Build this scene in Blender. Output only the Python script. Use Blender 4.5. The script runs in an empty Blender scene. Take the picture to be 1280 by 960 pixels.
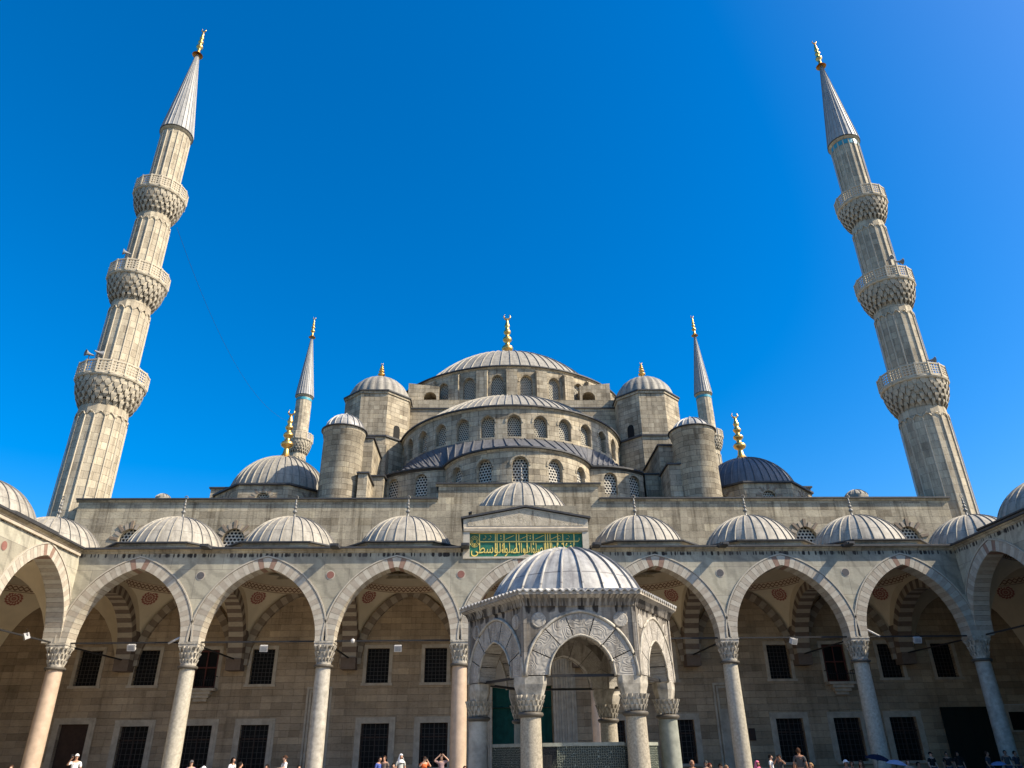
import bpy, bmesh, math, random
from math import sin, cos, pi, sqrt, radians as R_, atan2, tan, asin
from mathutils import Vector, Matrix
random.seed(7)
SC = bpy.context.scene
COL = SC.collection

# ------------------------------------------------------------------ camera
F_, PIT, YAW, ROL, CX, CH = 915., R_(26.7), R_(2.15), R_(-.78), -2.07, 1.6
def ray(px, py):
    a, b = px-640, 480-py
    c, s = cos(ROL), sin(ROL)
    u, v = (a*c-b*s)/F_, (a*s+b*c)/F_
    c, s = cos(PIT), sin(PIT)
    yf, z = c-v*s, s+v*c
    c, s = cos(YAW), sin(YAW)
    return (u*c+yf*s, -u*s+yf*c, z)
def at(px, py, Y):
    d = ray(px, py); t = Y/d[1]
    return Vector((CX+d[0]*t, Y, CH+d[2]*t))
def onz(px, py, Z):
    d = ray(px, py); t = (Z-CH)/d[2]
    return Vector((CX+d[0]*t, d[1]*t, Z))
def pj(x, y, z):
    x -= CX; z -= CH
    c, s = cos(YAW), sin(YAW); xr = x*c-y*s; yf = x*s+y*c
    c, s = cos(PIT), sin(PIT); fw = yf*c+z*s; up = -yf*s+z*c
    u, v = F_*xr/fw, F_*up/fw
    c, s = cos(ROL), sin(ROL)
    return (640+u*c+v*s, 480-(v*c-u*s))
cam = bpy.data.cameras.new('camera'); camo = bpy.data.objects.new('camera', cam); COL.objects.link(camo)
cam.sensor_width = 36; cam.lens = F_/1280*36; cam.clip_start = .1; cam.clip_end = 5000
fwd = Vector(ray(640, 480)).normalized()
upv = (Vector(ray(640, 380)).normalized()-fwd); rt = Vector(ray(740, 480)).normalized()-fwd
rt = (rt-fwd*rt.dot(fwd)).normalized(); upv = rt.cross(fwd)
m = Matrix((rt, upv, -fwd)).transposed().to_4x4(); m.translation = (CX, 0, CH)
camo.matrix_world = m
SC.camera = camo

# ------------------------------------------------------------------ light
SUN_A, SUN_E = R_(71), R_(42)
sd = Vector((sin(SUN_A)*cos(SUN_E), -cos(SUN_A)*cos(SUN_E), sin(SUN_E)))
sl = bpy.data.lights.new('sun', 'SUN'); sl.energy = 5.0; sl.angle = R_(.53); sl.color = (1, .90, .73)
so = bpy.data.objects.new('sun', sl); COL.objects.link(so)
so.rotation_euler = sd.to_track_quat('Z', 'Y').to_euler(); so.location = (60, -40, 80)
W = bpy.data.worlds.new('World'); SC.world = W; W.use_nodes = True
nt = W.node_tree; nt.nodes.clear()
sky = nt.nodes.new('ShaderNodeTexSky'); sky.sky_type = 'NISHITA'; sky.sun_disc = False
sky.sun_elevation = SUN_E; sky.sun_rotation = atan2(sd.x, sd.y)
sky.altitude = 0; sky.air_density = 1.0; sky.dust_density = 1.5; sky.ozone_density = 4.0
hs = nt.nodes.new('ShaderNodeHueSaturation'); hs.inputs['Saturation'].default_value = 1.5; hs.inputs['Hue'].default_value = .502
bg = nt.nodes.new('ShaderNodeBackground'); bg.inputs['Strength'].default_value = .135
wo = nt.nodes.new('ShaderNodeOutputWorld')
nt.links.new(sky.outputs[0], hs.inputs['Color']); nt.links.new(hs.outputs[0], bg.inputs['Color']); nt.links.new(bg.outputs[0], wo.inputs['Surface'])
SC.view_settings.view_transform = 'Standard'; SC.view_settings.look = 'None'
SC.view_settings.exposure = 0.74; SC.view_settings.gamma = 1
SC.cycles.max_bounces = 6; SC.cycles.diffuse_bounces = 4

# ------------------------------------------------------------------ materials
MATS = {}
class N:
    def __init__(s, name):
        s.m = bpy.data.materials.new(name); s.m.use_nodes = True; s.t = s.m.node_tree
        s.b = s.t.nodes['Principled BSDF']; MATS[name] = s.m
    def n(s, k, **kw):
        o = s.t.nodes.new('ShaderNode'+k)
        for a, v in kw.items():
            if a in ('ins',):
                for i, val in v.items(): o.inputs[i].default_value = val
            else: setattr(o, a, v)
        return o
    def l(s, a, b): s.t.links.new(a, b)
    def uv(s):
        return s.n('UVMap').outputs[0]
    def noise(s, vec, scale, detail=4, rough=.6, sc=(1, 1, 1)):
        mp = s.n('Mapping'); mp.inputs['Scale'].default_value = sc; s.l(vec, mp.inputs[0])
        o = s.n('TexNoise'); o.inputs['Scale'].default_value = scale; o.inputs['Detail'].default_value = detail; o.inputs['Roughness'].default_value = rough
        s.l(mp.outputs[0], o.inputs['Vector']); return o.outputs['Fac']
    def ramp(s, fac, stops):
        o = s.n('ValToRGB'); s.l(fac, o.inputs[0]); cr = o.color_ramp
        while len(cr.elements) < len(stops): cr.elements.new(.5)
        for e, (p, c) in zip(cr.elements, stops):
            e.position = p; e.color = c if len(c) == 4 else (*c, 1)
        return o.outputs[0]
    def mix(s, fac, a, b, mode='MIX'):
        o = s.n('Mix', data_type='RGBA', blend_type=mode)
        for x, i in ((fac, 0), (a, 6), (b, 7)):
            if hasattr(x, 'is_output'): s.l(x, o.inputs[i])
            else: o.inputs[i].default_value = x if i == 0 else (*x, 1)
        return o.outputs[2]
    def mth(s, op, a, b=0.0, c=0.0):
        o = s.n('Math', operation=op)
        for x, i in ((a, 0), (b, 1), (c, 2)):
            if hasattr(x, 'is_output'): s.l(x, o.inputs[i])
            else: o.inputs[i].default_value = x
        return o.outputs[0]
    def bump(s, h, st=.4, dist=.02):
        o = s.n('Bump'); o.inputs['Strength'].default_value = st; o.inputs['Distance'].default_value = dist
        s.l(h, o.inputs['Height']); s.l(o.outputs[0], s.b.inputs['Normal'])
    def fin(s, col, rough=.85, spec=.3):
        if hasattr(col, 'is_output'): s.l(col, s.b.inputs['Base Color'])
        else: s.b.inputs['Base Color'].default_value = (*col, 1)
        if hasattr(rough, 'is_output'): s.l(rough, s.b.inputs['Roughness'])
        else: s.b.inputs['Roughness'].default_value = rough
        s.b.inputs['Specular IOR Level'].default_value = spec
        return s.m
G = lambda v: (v, v, v)
def stone(name, c1, c2, mortar, bw=.95, bh=.42, ms=.008, streak=.5, blot=.5, bump=.8, contrast=1., soot=None, veins=0):
    s = N(name); uv = s.uv()
    # slightly wobbly joints
    nz = s.n('TexNoise'); nz.inputs['Scale'].default_value = 1.3; s.l(uv, nz.inputs['Vector'])
    sub = s.n('VectorMath', operation='MULTIPLY_ADD'); s.l(nz.outputs['Color'], sub.inputs[0])
    sub.inputs[1].default_value = (.05, .03, 0); s.l(uv, sub.inputs[2])
    br = s.n('TexBrick'); br.offset = .5; br.offset_frequency = 2; br.squash = 1
    for k, v in dict(Color1=(*c1, 1), Color2=(*c2, 1), Mortar=(*mortar, 1)).items(): br.inputs[k].default_value = v
    br.inputs['Scale'].default_value = 1; br.inputs['Mortar Size'].default_value = ms; br.inputs['Mortar Smooth'].default_value = .3
    br.inputs['Brick Width'].default_value = bw; br.inputs['Row Height'].default_value = bh; br.inputs['Bias'].default_value = -.1
    s.l(sub.outputs[0], br.inputs['Vector'])
    col = br.outputs['Color']
    sx_ = s.n('SeparateXYZ'); s.l(sub.outputs[0], sx_.inputs[0]); rw_ = s.mth('FLOOR', s.mth('DIVIDE', sx_.outputs[1], bh))
    cl_ = s.mth('FLOOR', s.mth('ADD', s.mth('DIVIDE', sx_.outputs[0], bw), s.mth('MULTIPLY', s.mth('ABSOLUTE', s.mth('MODULO', rw_, 2)), .5)))
    cb_ = s.n('CombineXYZ'); s.l(cl_, cb_.inputs[0]); s.l(rw_, cb_.inputs[1]); wn_ = s.n('TexWhiteNoise', noise_dimensions='2D'); s.l(cb_.outputs[0], wn_.inputs['Vector'])
    col = s.mix(contrast, col, s.mix(1, col, s.ramp(wn_.outputs['Value'], [(0, (.66, .64, .62)), (.16, (.86, .85, .84)), (.3, G(1)), (.78, G(1)), (.9, (1.14, 1.13, 1.10)), (1, (1.22, 1.19, 1.12))]), 'MULTIPLY'))
    big = s.noise(uv, .55, 5, .65)
    col = s.mix(1, col, s.ramp(big, [(.3, G(1-.34*blot)), (.52, G(1)), (.75, G(1+.22*blot))]), 'MULTIPLY')
    st = s.noise(uv, 1.0, 5, .7, (2.6, .16, 1))
    col = s.mix(1, col, s.ramp(st, [(.32, (1-.62*streak, 1-.64*streak, 1-.66*streak)), (.5, G(1))]), 'MULTIPLY')
    pit = s.noise(uv, 5.5, 6, .75, (1, 2.2, 1))
    col = s.mix(1, col, s.ramp(pit, [(.3, G(1-.38*contrast)), (.5, G(1)), (.72, G(1+.12*contrast))]), 'MULTIPLY')
    if veins:
        w = s.n('TexWave', wave_type='BANDS', bands_direction='DIAGONAL'); s.l(uv, w.inputs['Vector'])
        w.inputs['Scale'].default_value = .55; w.inputs['Distortion'].default_value = 7; w.inputs['Detail'].default_value = 4; w.inputs['Detail Scale'].default_value = 1.3
        col = s.mix(1, col, s.ramp(w.outputs['Fac'], [(0., G(1-.22*veins)), (.35, G(1))]), 'MULTIPLY')
    if soot:
        # black drip marks below the eaves, a band at a fixed height
        z0, z1 = soot
        sx = s.n('SeparateXYZ'); s.l(uv, sx.inputs[0])
        t = s.mth('DIVIDE', s.mth('SUBTRACT', sx.outputs[1], z0), z1-z0)
        band = s.ramp(t, [(0, G(.3)), (.35, G(.9)), (.6, G(1)), (1., G(.9))])
        nn = s.mth('MULTIPLY', s.noise(uv, 1.0, 3, .6, (4, .7, 1)), s.mth('ADD', .62, s.mth('MULTIPLY', s.mth('SINE', s.mth('ADD', s.mth('MULTIPLY', sx.outputs[0], 21), s.mth('MULTIPLY', s.noise(uv, 1.4, 2, .6, (1, .01, 1)), 30))), .36))); n2 = s.mth('MULTIPLY', s.noise(uv, .55, 3, .6, (1, .01, 1)), 1.15)
        mk = s.mth('MULTIPLY', s.mth('ADD', nn, s.mth('MULTIPLY', n2, .9)), band)
        on = s.mth('MULTIPLY', s.mth('GREATER_THAN', t, 0), s.mth('LESS_THAN', t, 1.02))
        mk = s.mth('MULTIPLY', s.ramp(mk, [(.74, G(0)), (.90, G(1))]), on)
        col = s.mix(mk, col, (.035, .03, .026))
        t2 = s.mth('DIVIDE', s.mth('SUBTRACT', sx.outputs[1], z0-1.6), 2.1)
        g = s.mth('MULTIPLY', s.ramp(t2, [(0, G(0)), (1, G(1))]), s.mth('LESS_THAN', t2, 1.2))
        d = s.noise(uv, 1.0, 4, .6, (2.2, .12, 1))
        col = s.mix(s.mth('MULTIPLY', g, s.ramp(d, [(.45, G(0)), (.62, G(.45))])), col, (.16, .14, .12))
    h = s.mth('ADD', s.mth('MULTIPLY', br.outputs['Fac'], -1.), s.mth('MULTIPLY', pit, .9))
    s.bump(h, bump, .02)
    return s.fin(col, .88, .2)
stone('limestone', (.44, .375, .27), (.335, .28, .20), (.15, .125, .09), ms=.014, streak=.75, blot=1.15)
stone('weathered_limestone', (.42, .36, .255), (.29, .245, .175), (.17, .145, .11), bw=1.05, bh=.46, streak=.85, blot=1., contrast=1.1)
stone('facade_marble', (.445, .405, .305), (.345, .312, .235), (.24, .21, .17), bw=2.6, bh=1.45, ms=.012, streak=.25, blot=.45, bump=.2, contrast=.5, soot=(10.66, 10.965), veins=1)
stone('inner_wall', (.44, .33, .215), (.31, .228, .145), (.2, .15, .1), bw=1.2, bh=.36, streak=.35, blot=.8, contrast=.6)
stone('minaret_stone', (.50, .43, .31), (.36, .30, .215), (.2, .17, .13), bw=.62, bh=.55, ms=.01, streak=.5, blot=.8, contrast=.5)
stone('carved_marble', (.37, .33, .275), (.30, .265, .22), (.2, .18, .15), bw=1.3, bh=.6, ms=.006, streak=1., blot=1.1, bump=.35, contrast=1., soot=(4.3, 4.72))
stone('far_ground', (.12, .115, .09), (.09, .09, .07), (.08, .08, .06), bw=9, bh=7)
stone('paving', (.37, .34, .285), (.30, .275, .23), (.15, .14, .12), bw=1.2, bh=.8, streak=.1, blot=.5)
def voussoir(name, ca, cb, red=(.26, .165, .12), st=.5):
    s = N(name); uv = s.uv(); at_ = s.n('Attribute', attribute_name='tone')
    c = s.ramp(at_.outputs['Fac'], [(0, ca), (1, cb)])
    c.node.color_ramp.elements[0].position = 0
    r = s.n('Attribute', attribute_name='tone2')
    c = s.mix(r.outputs['Fac'], c, red)
    p = s.noise(uv, 4., 6, .7); c = s.mix(1, c, s.ramp(p, [(.3, G(1-.5*st)), (.5, G(1)), (.75, G(1.12))]), 'MULTIPLY')
    s.bump(p, .25, .015); return s.fin(c, .85, .2)
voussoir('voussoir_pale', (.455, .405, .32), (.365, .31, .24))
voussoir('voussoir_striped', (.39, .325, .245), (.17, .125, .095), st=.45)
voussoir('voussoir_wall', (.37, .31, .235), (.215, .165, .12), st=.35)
voussoir('red_marble_disc', (.24, .11, .085), (.1, .095, .095), st=.4)
voussoir('fluting_stone', (.49, .42, .31), (.38, .325, .235), st=.5)
def carved(name, c, rough=.75):                                # arabesque relief
    s = N(name); uv = s.uv(); at_ = s.n('Attribute', attribute_name='tone')
    w_ = s.mth('SINE', s.mth('MULTIPLY', s.noise(uv, 2.9, 1.2, .4), 85))
    p = s.noise(uv, 3., 6, .7)
    col = s.mix(1, c, s.ramp(p, [(.3, G(.62)), (.5, G(1)), (.75, G(1.15))]), 'MULTIPLY')
    col = s.mix(1, col, s.ramp(at_.outputs['Fac'], [(0, G(1)), (1, G(.8))]), 'MULTIPLY')
    st = s.noise(uv, 1.0, 4, .7, (3.5, .5, 1)); col = s.mix(1, col, s.ramp(st, [(.33, (.45, .42, .4)), (.5, G(1))]), 'MULTIPLY')
    s.bump(s.mth('ADD', w_, s.mth('MULTIPLY', p, .8)), .4, .008)
    col = s.mix(1, col, s.ramp(w_, [(.0, G(.86)), (.5, G(1))]), 'MULTIPLY')
    return s.fin(col, rough, .3)
carved('carved_arabesque', (.42, .38, .32))
carved('gable_relief', (.50, .425, .31))
def lead(name, base, dark, rough=.5, seam=1.0, voff=0., spots=.6, metal=0.):
    s = N(name); uv = s.uv()
    p = s.noise(uv, 1.6, 6, .7); q = s.noise(uv, .9, 5, .7, (4, .5, 1))
    col = s.mix(s.ramp(p, [(.36, G(spots)), (.6, G(0))]), base, dark)
    col = s.mix(1, col, s.ramp(q, [(.3, G(.58)), (.52, G(1.0)), (.75, G(1.18))]), 'MULTIPLY')
    if seam:
        sx = s.n('SeparateXYZ'); s.l(uv, sx.inputs[0])
        fr = s.mth('FRACT', s.mth('DIVIDE', s.mth('ADD', sx.outputs[1], s.mth('ADD', voff, s.mth('MULTIPLY', p, .03))), seam))
        ln = s.mth('LESS_THAN', fr, .035/seam)
        col = s.mix(s.mth('MULTIPLY', ln, .7), col, (.09, .08, .075))
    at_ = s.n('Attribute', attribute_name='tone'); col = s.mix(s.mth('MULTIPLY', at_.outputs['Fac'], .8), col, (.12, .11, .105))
    p3 = s.noise(uv, 1.1, 2, .5); s.bump(s.mth('ADD', s.mth('MULTIPLY', p, .5), s.mth('MULTIPLY', p3, 3.0)), .45, .03); s.b.inputs['Metallic'].default_value = metal
    return s.fin(col, rough, .4)
lead('pale_lead', (.365, .328, .262), (.22, .195, .155), .65, 1.35, -.85, .9)
lead('white_lead', (.45, .43, .385), (.23, .215, .20), .5, 1.15, -.55, .95)
lead('grey_lead', (.32, .29, .235), (.18, .165, .135), .65, 1.1)
lead('dark_lead', (.115, .112, .112), (.07, .068, .068), .7, 1.6)
lead('blue_lead', (.135, .142, .155), (.085, .09, .10), .6, 1.3)
lead('eave_lead', (.05, .048, .048), (.03, .03, .03), .6, 0)
lead('cone_lead', (.37, .355, .325), (.26, .25, .23), .5, 1.25)
def plain(name, c, rough=.7, spec=.3, metal=0, var=.25, sc=6, bump=.15):
    s = N(name); tc = s.n('TexCoord').outputs['Object']
    p = s.noise(tc, sc, 4, .6); col = s.mix(1, c, s.ramp(p, [(.3, G(1-var)), (.7, G(1+var*.5))]), 'MULTIPLY')
    s.b.inputs['Metallic'].default_value = metal
    if bump: s.bump(p, bump, .01)
    return s.fin(col, rough, spec)
plain('gold', (.74, .46, .15), .38, .5, 1, .15, 3, 0)
plain('dull_metal', (.19, .18, .16), .5, .5, .3)
plain('iron', (.022, .020, .019), .6)
plain('grille_iron', (.06, .052, .045), .6)
plain('lamp_glass', (.30, .30, .30), .3)
plain('capital_marble', (.43, .385, .31), .7, .3, 0, .55, 5, .5)
plain('bronze_ring', (.10, .085, .065), .55)
plain('porphyry', (.48, .355, .25), .5, .4, 0, .18, 3)
plain('grey_granite', (.43, .385, .30), .55, .35, 0, .3, 9)
plain('speckled_granite', (.37, .32, .24), .65, .3, 0, .42, 24)
plain('green_marble', (.26, .265, .215), .75, .35, 0, .3, 6)
plain('white_marble_column', (.43, .39, .32), .55, .35, 0, .35, 4)
plain('plaster', (.66, .56, .40), .9, .15, 0, .10, 1.2)
plain('vault_plaster', (.50, .42, .31), .9, .15, 0, .14, 1.2)
plain('frame_stone', (.46, .385, .29), .8, .2, 0, .25, 3)
plain('dark_glass', (.010, .009, .008), .6, .15, 0, .2, 2, 0)
plain('green_curtain', (.008, .065, .05), .8, .2, 0, .3, 3)
plain('turquoise_tile', (.06, .30, .36), .35, .5, 0, .35, 12)
plain('brown_door', (.055, .03, .02), .7, .3, 0, .3, 4)
plain('white_paint', (.45, .43, .40), .5, .4, 0, .06)
plain('red_wood', (.12, .035, .025), .6, .3, 0, .2)
plain('grey_plastic', (.22, .22, .22), .5, .4)
def lattice(name, light, dark, sc=5.2, hole=.30):
    # plaster lattice: staggered rows of round holes
    s = N(name); uv = s.uv(); sx = s.n('SeparateXYZ'); s.l(uv, sx.inputs[0])
    r = s.mth('MULTIPLY', sx.outputs[1], sc*1.15); row = s.mth('FLOOR', r)
    u = s.mth('ADD', s.mth('MULTIPLY', sx.outputs[0], sc), s.mth('MULTIPLY', s.mth('MODULO', row, 2), .5))
    du = s.mth('SUBTRACT', s.mth('FRACT', u), .5); dv = s.mth('SUBTRACT', s.mth('FRACT', r), .5)
    d = s.mth('SQRT', s.mth('ADD', s.mth('MULTIPLY', du, du), s.mth('MULTIPLY', dv, dv)))
    col = s.mix(s.ramp(d, [(hole, G(1)), (hole+.06, G(0))]), light, dark)
    s.bump(s.ramp(d, [(hole, G(0)), (hole+.1, G(1))]), .8, .04)
    return s.fin(col, .8, .2)
lattice('window_lattice', (.42, .38, .30), (.012, .012, .014))
lattice('wide_lattice', (.50, .46, .38), (.012, .012, .014), 4.2, .33)
lattice('wing_lattice', (.30, .25, .18), (.02, .016, .012), 3.4, .38)
def rosette():
    s = N('rosette_paint'); uv = s.uv(); sx = s.n('SeparateXYZ'); s.l(uv, sx.inputs[0])
    r = s.mth('SQRT', s.mth('ADD', s.mth('MULTIPLY', sx.outputs[0], sx.outputs[0]), s.mth('MULTIPLY', sx.outputs[1], sx.outputs[1])))
    a = s.mth('ARCTAN2', sx.outputs[1], sx.outputs[0])
    sp_ = s.mth('SINE', s.mth('ADD', s.mth('MULTIPLY', a, 14), s.mth('MULTIPLY', r, 9)))
    rg = s.mth('COSINE', s.mth('MULTIPLY', r, 20))
    k = s.mth('ADD', s.mth('MULTIPLY', sp_, .55), s.mth('MULTIPLY', rg, .6))
    col = s.mix(s.ramp(k, [(-.2, G(0)), (.35, G(1))]), (.29, .10, .08), (.55, .42, .31))
    edge = s.mth('ADD', r, s.mth('MULTIPLY', s.mth('SINE', s.mth('MULTIPLY', a, 30)), .035))
    col = s.mix(s.mth('GREATER_THAN', edge, .95), col, (.66, .56, .40))
    return s.fin(col, .9, .1)
rosette()
def band():
    s = N('painted_band'); uv = s.uv(); sx = s.n('SeparateXYZ'); s.l(uv, sx.inputs[0])
    y = s.mth('SUBTRACT', s.mth('MULTIPLY', sx.outputs[1], 2), 1)
    w = s.mth('MULTIPLY', s.mth('SINE', s.mth('MULTIPLY', sx.outputs[0], 13)), .5)
    d = s.mth('ABSOLUTE', s.mth('SUBTRACT', y, w)); e = s.mth('GREATER_THAN', s.mth('ABSOLUTE', y), .86)
    m_ = s.mth('MAXIMUM', s.mth('MAXIMUM', s.mth('LESS_THAN', d, .2), s.mth('LESS_THAN', s.mth('ABSOLUTE', s.mth('ADD', y, w)), .16)), e)
    return s.fin(s.mix(m_, (.56, .45, .32), (.20, .115, .08)), .9, .1)
band()
def screen():
    s = N('screen_marble'); uv = s.uv()
    v = s.n('TexVoronoi', feature='DISTANCE_TO_EDGE'); v.inputs['Scale'].default_value = 21; s.l(uv, v.inputs['Vector']); v.inputs['Randomness'].default_value = .45
    f = s.ramp(v.outputs['Distance'], [(.04, G(1)), (.11, G(0))])
    col = s.mix(f, (.025, .032, .026), (.25, .27, .215)); s.bump(f, .8, .03); return s.fin(col, .6, .3)
screen()
def inscr():
    s = N('green_panel'); uv = s.uv(); p = s.noise(uv, 6, 4); v = s.noise(uv, 22, 3, .7)
    col = s.mix(s.ramp(v, [(.56, G(0)), (.66, G(.7))]), (.02, .135, .075), (.045, .23, .13))
    return s.fin(s.mix(1, col, s.ramp(p, [(.3, G(.7)), (.7, G(1.2))]), 'MULTIPLY'), .5, .4)
inscr()
plain('gold_paint', (.72, .55, .14), .5, .4, 0, .1)
def cloth(name, c): return MATS.get(name) or plain(name, c, .9, .1, 0, .12, 9, 0)

# ------------------------------------------------------------------ mesh builder
class MB:
    def __init__(s): s.v = []; s.f = []; s.uv = []; s.t = []; s.t2 = []; s.sm = []; s.xf = None
    def p(s, co):
        co = Vector(co)
        if s.xf: co = s.xf @ co
        s.v.append(co); return len(s.v)-1
    def face(s, pts, uvs=None, tone=0., tone2=0., smooth=False):
        pts = [Vector(q) for q in pts]
        if uvs is None:
            n = Vector((0, 0, 0))
            for i in range(len(pts)):
                a, b = pts[i], pts[(i+1) % len(pts)]; n += a.cross(b)
            ax, ay, az = abs(n.x), abs(n.y), abs(n.z)
            if az >= ax and az >= ay: uvs = [(q.x, q.y) for q in pts]
            elif ay >= ax: uvs = [(q.x, q.z) for q in pts]
            else: uvs = [(q.y, q.z) for q in pts]
        s.f.append([s.p(q) for q in pts]); s.uv.append(uvs); s.t.append(tone); s.t2.append(tone2); s.sm.append(smooth)
    def box(s, x0, x1, y0, y1, z0, z1, tone=0, tone2=0):
        a = [(x0, y0), (x1, y0), (x1, y1), (x0, y1)]
        for i in range(4):
            (p, q), (r, t) = a[i], a[(i+1) % 4]
            s.face([(p, q, z0), (r, t, z0), (r, t, z1), (p, q, z1)], tone=tone, tone2=tone2)
        s.face([(*c, z1) for c in a], tone=tone, tone2=tone2); s.face([(*c, z0) for c in reversed(a)], tone=tone, tone2=tone2)
    def obox(s, c, ex, ey, ez, tone=0, tone2=0):           # centre and three half-axis vectors
        c, ex, ey, ez = map(Vector, (c, ex, ey, ez))
        q = lambda i, j, k: c+ex*i+ey*j+ez*k
        for fc in (((-1, -1, -1), (1, -1, -1), (1, -1, 1), (-1, -1, 1)), ((1, -1, -1), (1, 1, -1), (1, 1, 1), (1, -1, 1)),
                   ((1, 1, -1), (-1, 1, -1), (-1, 1, 1), (1, 1, 1)), ((-1, 1, -1), (-1, -1, -1), (-1, -1, 1), (-1, 1, 1)),
                   ((-1, -1, 1), (1, -1, 1), (1, 1, 1), (-1, 1, 1)), ((-1, 1, -1), (1, 1, -1), (1, -1, -1), (-1, -1, -1))):
            s.face([q(*k) for k in fc], tone=tone, tone2=tone2)
    def lathe(s, prof, c=(0, 0, 0), n=32, a0=0, a1=2*pi, sx=1, sy=1, smooth=True, tone=0, rref=None, cap=True, rot=0):
        rref = rref or max(r for r, z in prof); v = 0
        for i in range(len(prof)-1):
            (r0, z0), (r1, z1) = prof[i], prof[i+1]; dv = sqrt((r1-r0)**2+(z1-z0)**2)
            for k in range(n):
                t0 = a0+(a1-a0)*k/n+rot; t1 = a0+(a1-a0)*(k+1)/n+rot
                P = lambda r, z, t: (c[0]+r*sx*sin(t), c[1]-r*sy*cos(t), c[2]+z)
                u0, u1 = t0*rref, t1*rref
                if r0 < 1e-6: pts = [P(r0, z0, t0), P(r1, z1, t1), P(r1, z1, t0)]; uvs = [((u0+u1)/2, v), (u1, v+dv), (u0, v+dv)]
                elif r1 < 1e-6: pts = [P(r0, z0, t0), P(r0, z0, t1), P(r1, z1, t0)]; uvs = [(u0, v), (u1, v), ((u0+u1)/2, v+dv)]
                else: pts = [P(r0, z0, t0), P(r0, z0, t1), P(r1, z1, t1), P(r1, z1, t0)]; uvs = [(u0, v), (u1, v), (u1, v+dv), (u0, v+dv)]
                s.face(pts, uvs, tone, 0, smooth)
            v += dv
    def tube(s, path, r, n=6, smooth=True):
        path = [Vector(q) for q in path]; rings = []
        for i, q in enumerate(path):
            d = (path[min(i+1, len(path)-1)]-path[max(i-1, 0)]).normalized()
            a = d.orthogonal().normalized() if abs(d.z) < .95 else Vector((1, 0, 0)); b = d.cross(a).normalized(); a = b.cross(d)
            rr = r[i] if isinstance(r, (list, tuple)) else r
            rings.append([q+(a*cos(2*pi*k/n)+b*sin(2*pi*k/n))*rr for k in range(n)])
        for i in range(len(rings)-1):
            for k in range(n):
                s.face([rings[i][k], rings[i][(k+1) % n], rings[i+1][(k+1) % n], rings[i+1][k]], smooth=smooth)
        s.face(rings[0][::-1]); s.face(rings[-1])
    def prism(s, poly, z0, z1, tone=0, top=True, bottom=True):
        n = len(poly); u = 0
        for i in range(n):
            (a, b), (c, d) = poly[i], poly[(i+1) % n]; L = sqrt((c-a)**2+(d-b)**2)
            s.face([(a, b, z0), (c, d, z0), (c, d, z1), (a, b, z1)], [(u, z0), (u+L, z0), (u+L, z1), (u, z1)], tone); u += L
        if top: s.face([(a, b, z1) for a, b in poly], tone=tone)
        if bottom: s.face([(a, b, z0) for a, b in reversed(poly)], tone=tone)
    def sphere(s, c, r, n=12, m=8):
        rx, ry, rz = r if isinstance(r, (tuple, list)) else (r, r, r)
        s.lathe([(max(0, sin(pi*k/m)), -cos(pi*k/m)*rz) for k in range(m+1)], c, n, sx=rx, sy=ry)
    def build(s, name, mat, parent=None, merge=True, origin=None):
        me = bpy.data.meshes.new(name)
        off = Vector(origin) if origin else Vector((0, 0, 0))
        me.from_pydata([v-off for v in s.v], [], s.f)
        ul = me.uv_layers.new(name='UVMap'); k = 0
        flat = [c for f in s.uv for q in f for c in q]
        ul.data.foreach_set('uv', flat)
        for nm, arr in (('tone', s.t), ('tone2', s.t2)):
            if any(arr):
                at_ = me.attributes.new(nm, 'FLOAT', 'FACE'); at_.data.foreach_set('value', [float(x) for x in arr])
        me.polygons.foreach_set('use_smooth', s.sm)
        if merge:
            b = bmesh.new(); b.from_mesh(me); bmesh.ops.remove_doubles(b, verts=b.verts, dist=.0008)
            bmesh.ops.recalc_face_normals(b, faces=b.faces) if merge == 'n' else None
            b.to_mesh(me); b.free()
        me.materials.append(MATS[mat] if isinstance(mat, str) else mat)
        o = bpy.data.objects.new(name, me); COL.objects.link(o)
        if parent is not None: o.parent = parent
        if origin: o.location = off
        return o
def tag(o, label=None, cat=None, group=None, kind=None):
    if label: o['label'] = label
    if cat: o['category'] = cat
    if group: o['group'] = group
    if kind: o['kind'] = kind
    return o
def thing(name, label, cat, loc=(0, 0, 0), group=None):
    o = bpy.data.objects.new(name, None); COL.objects.link(o); o.location = loc
    return tag(o, label, cat, group)
def fixparent(root):
    # children were modelled in world coordinates: keep them there under a root that stands at its own base
    inv = Matrix.Translation(root.location).inverted()
    for c in root.children: c.matrix_parent_inverse = inv
def copy_tree(o, parent=None):
    c = o.copy(); COL.objects.link(c); c.parent = parent
    for ch in o.children: copy_tree(ch, c)
    return c

# ------------------------------------------------------------------ architecture helpers
def arch_z(x, a, h):
    x = min(abs(x), a)
    if h <= 0: return 0
    r = (a*a+h*h)/(2*a); return sqrt(max(0, r*r-(x+r-a)**2))
def arch_pts(a, h, n, w=0.):
    """points of a pointed arch from the left spring to the right one, pushed out by w"""
    r = (a*a+h*h)/(2*a); c = r-a; out = []
    full = math.acos(c/r) if c < r else 0
    full = atan2(h, c)
    for i in range(n+1):
        t = full*i/n; out.append((c-(r+w)*cos(t), (r+w)*sin(t)))
    # keep the outer curve closed on the axis
    L = [(min(x, 0), z) for x, z in out]
    if w:
        zap = sqrt((r+w)**2-c*c) if (r+w) > abs(c) else h+w
        L = [(x, z) for x, z in L[:-1]]+[(0, zap)]
    return L+[(-x, z) for x, z in reversed(L[:-1])]
def opening(uc, a, zb, zs, h=0): return dict(uc=uc, a=a, zb=zb, zs=zs, h=h)
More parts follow.
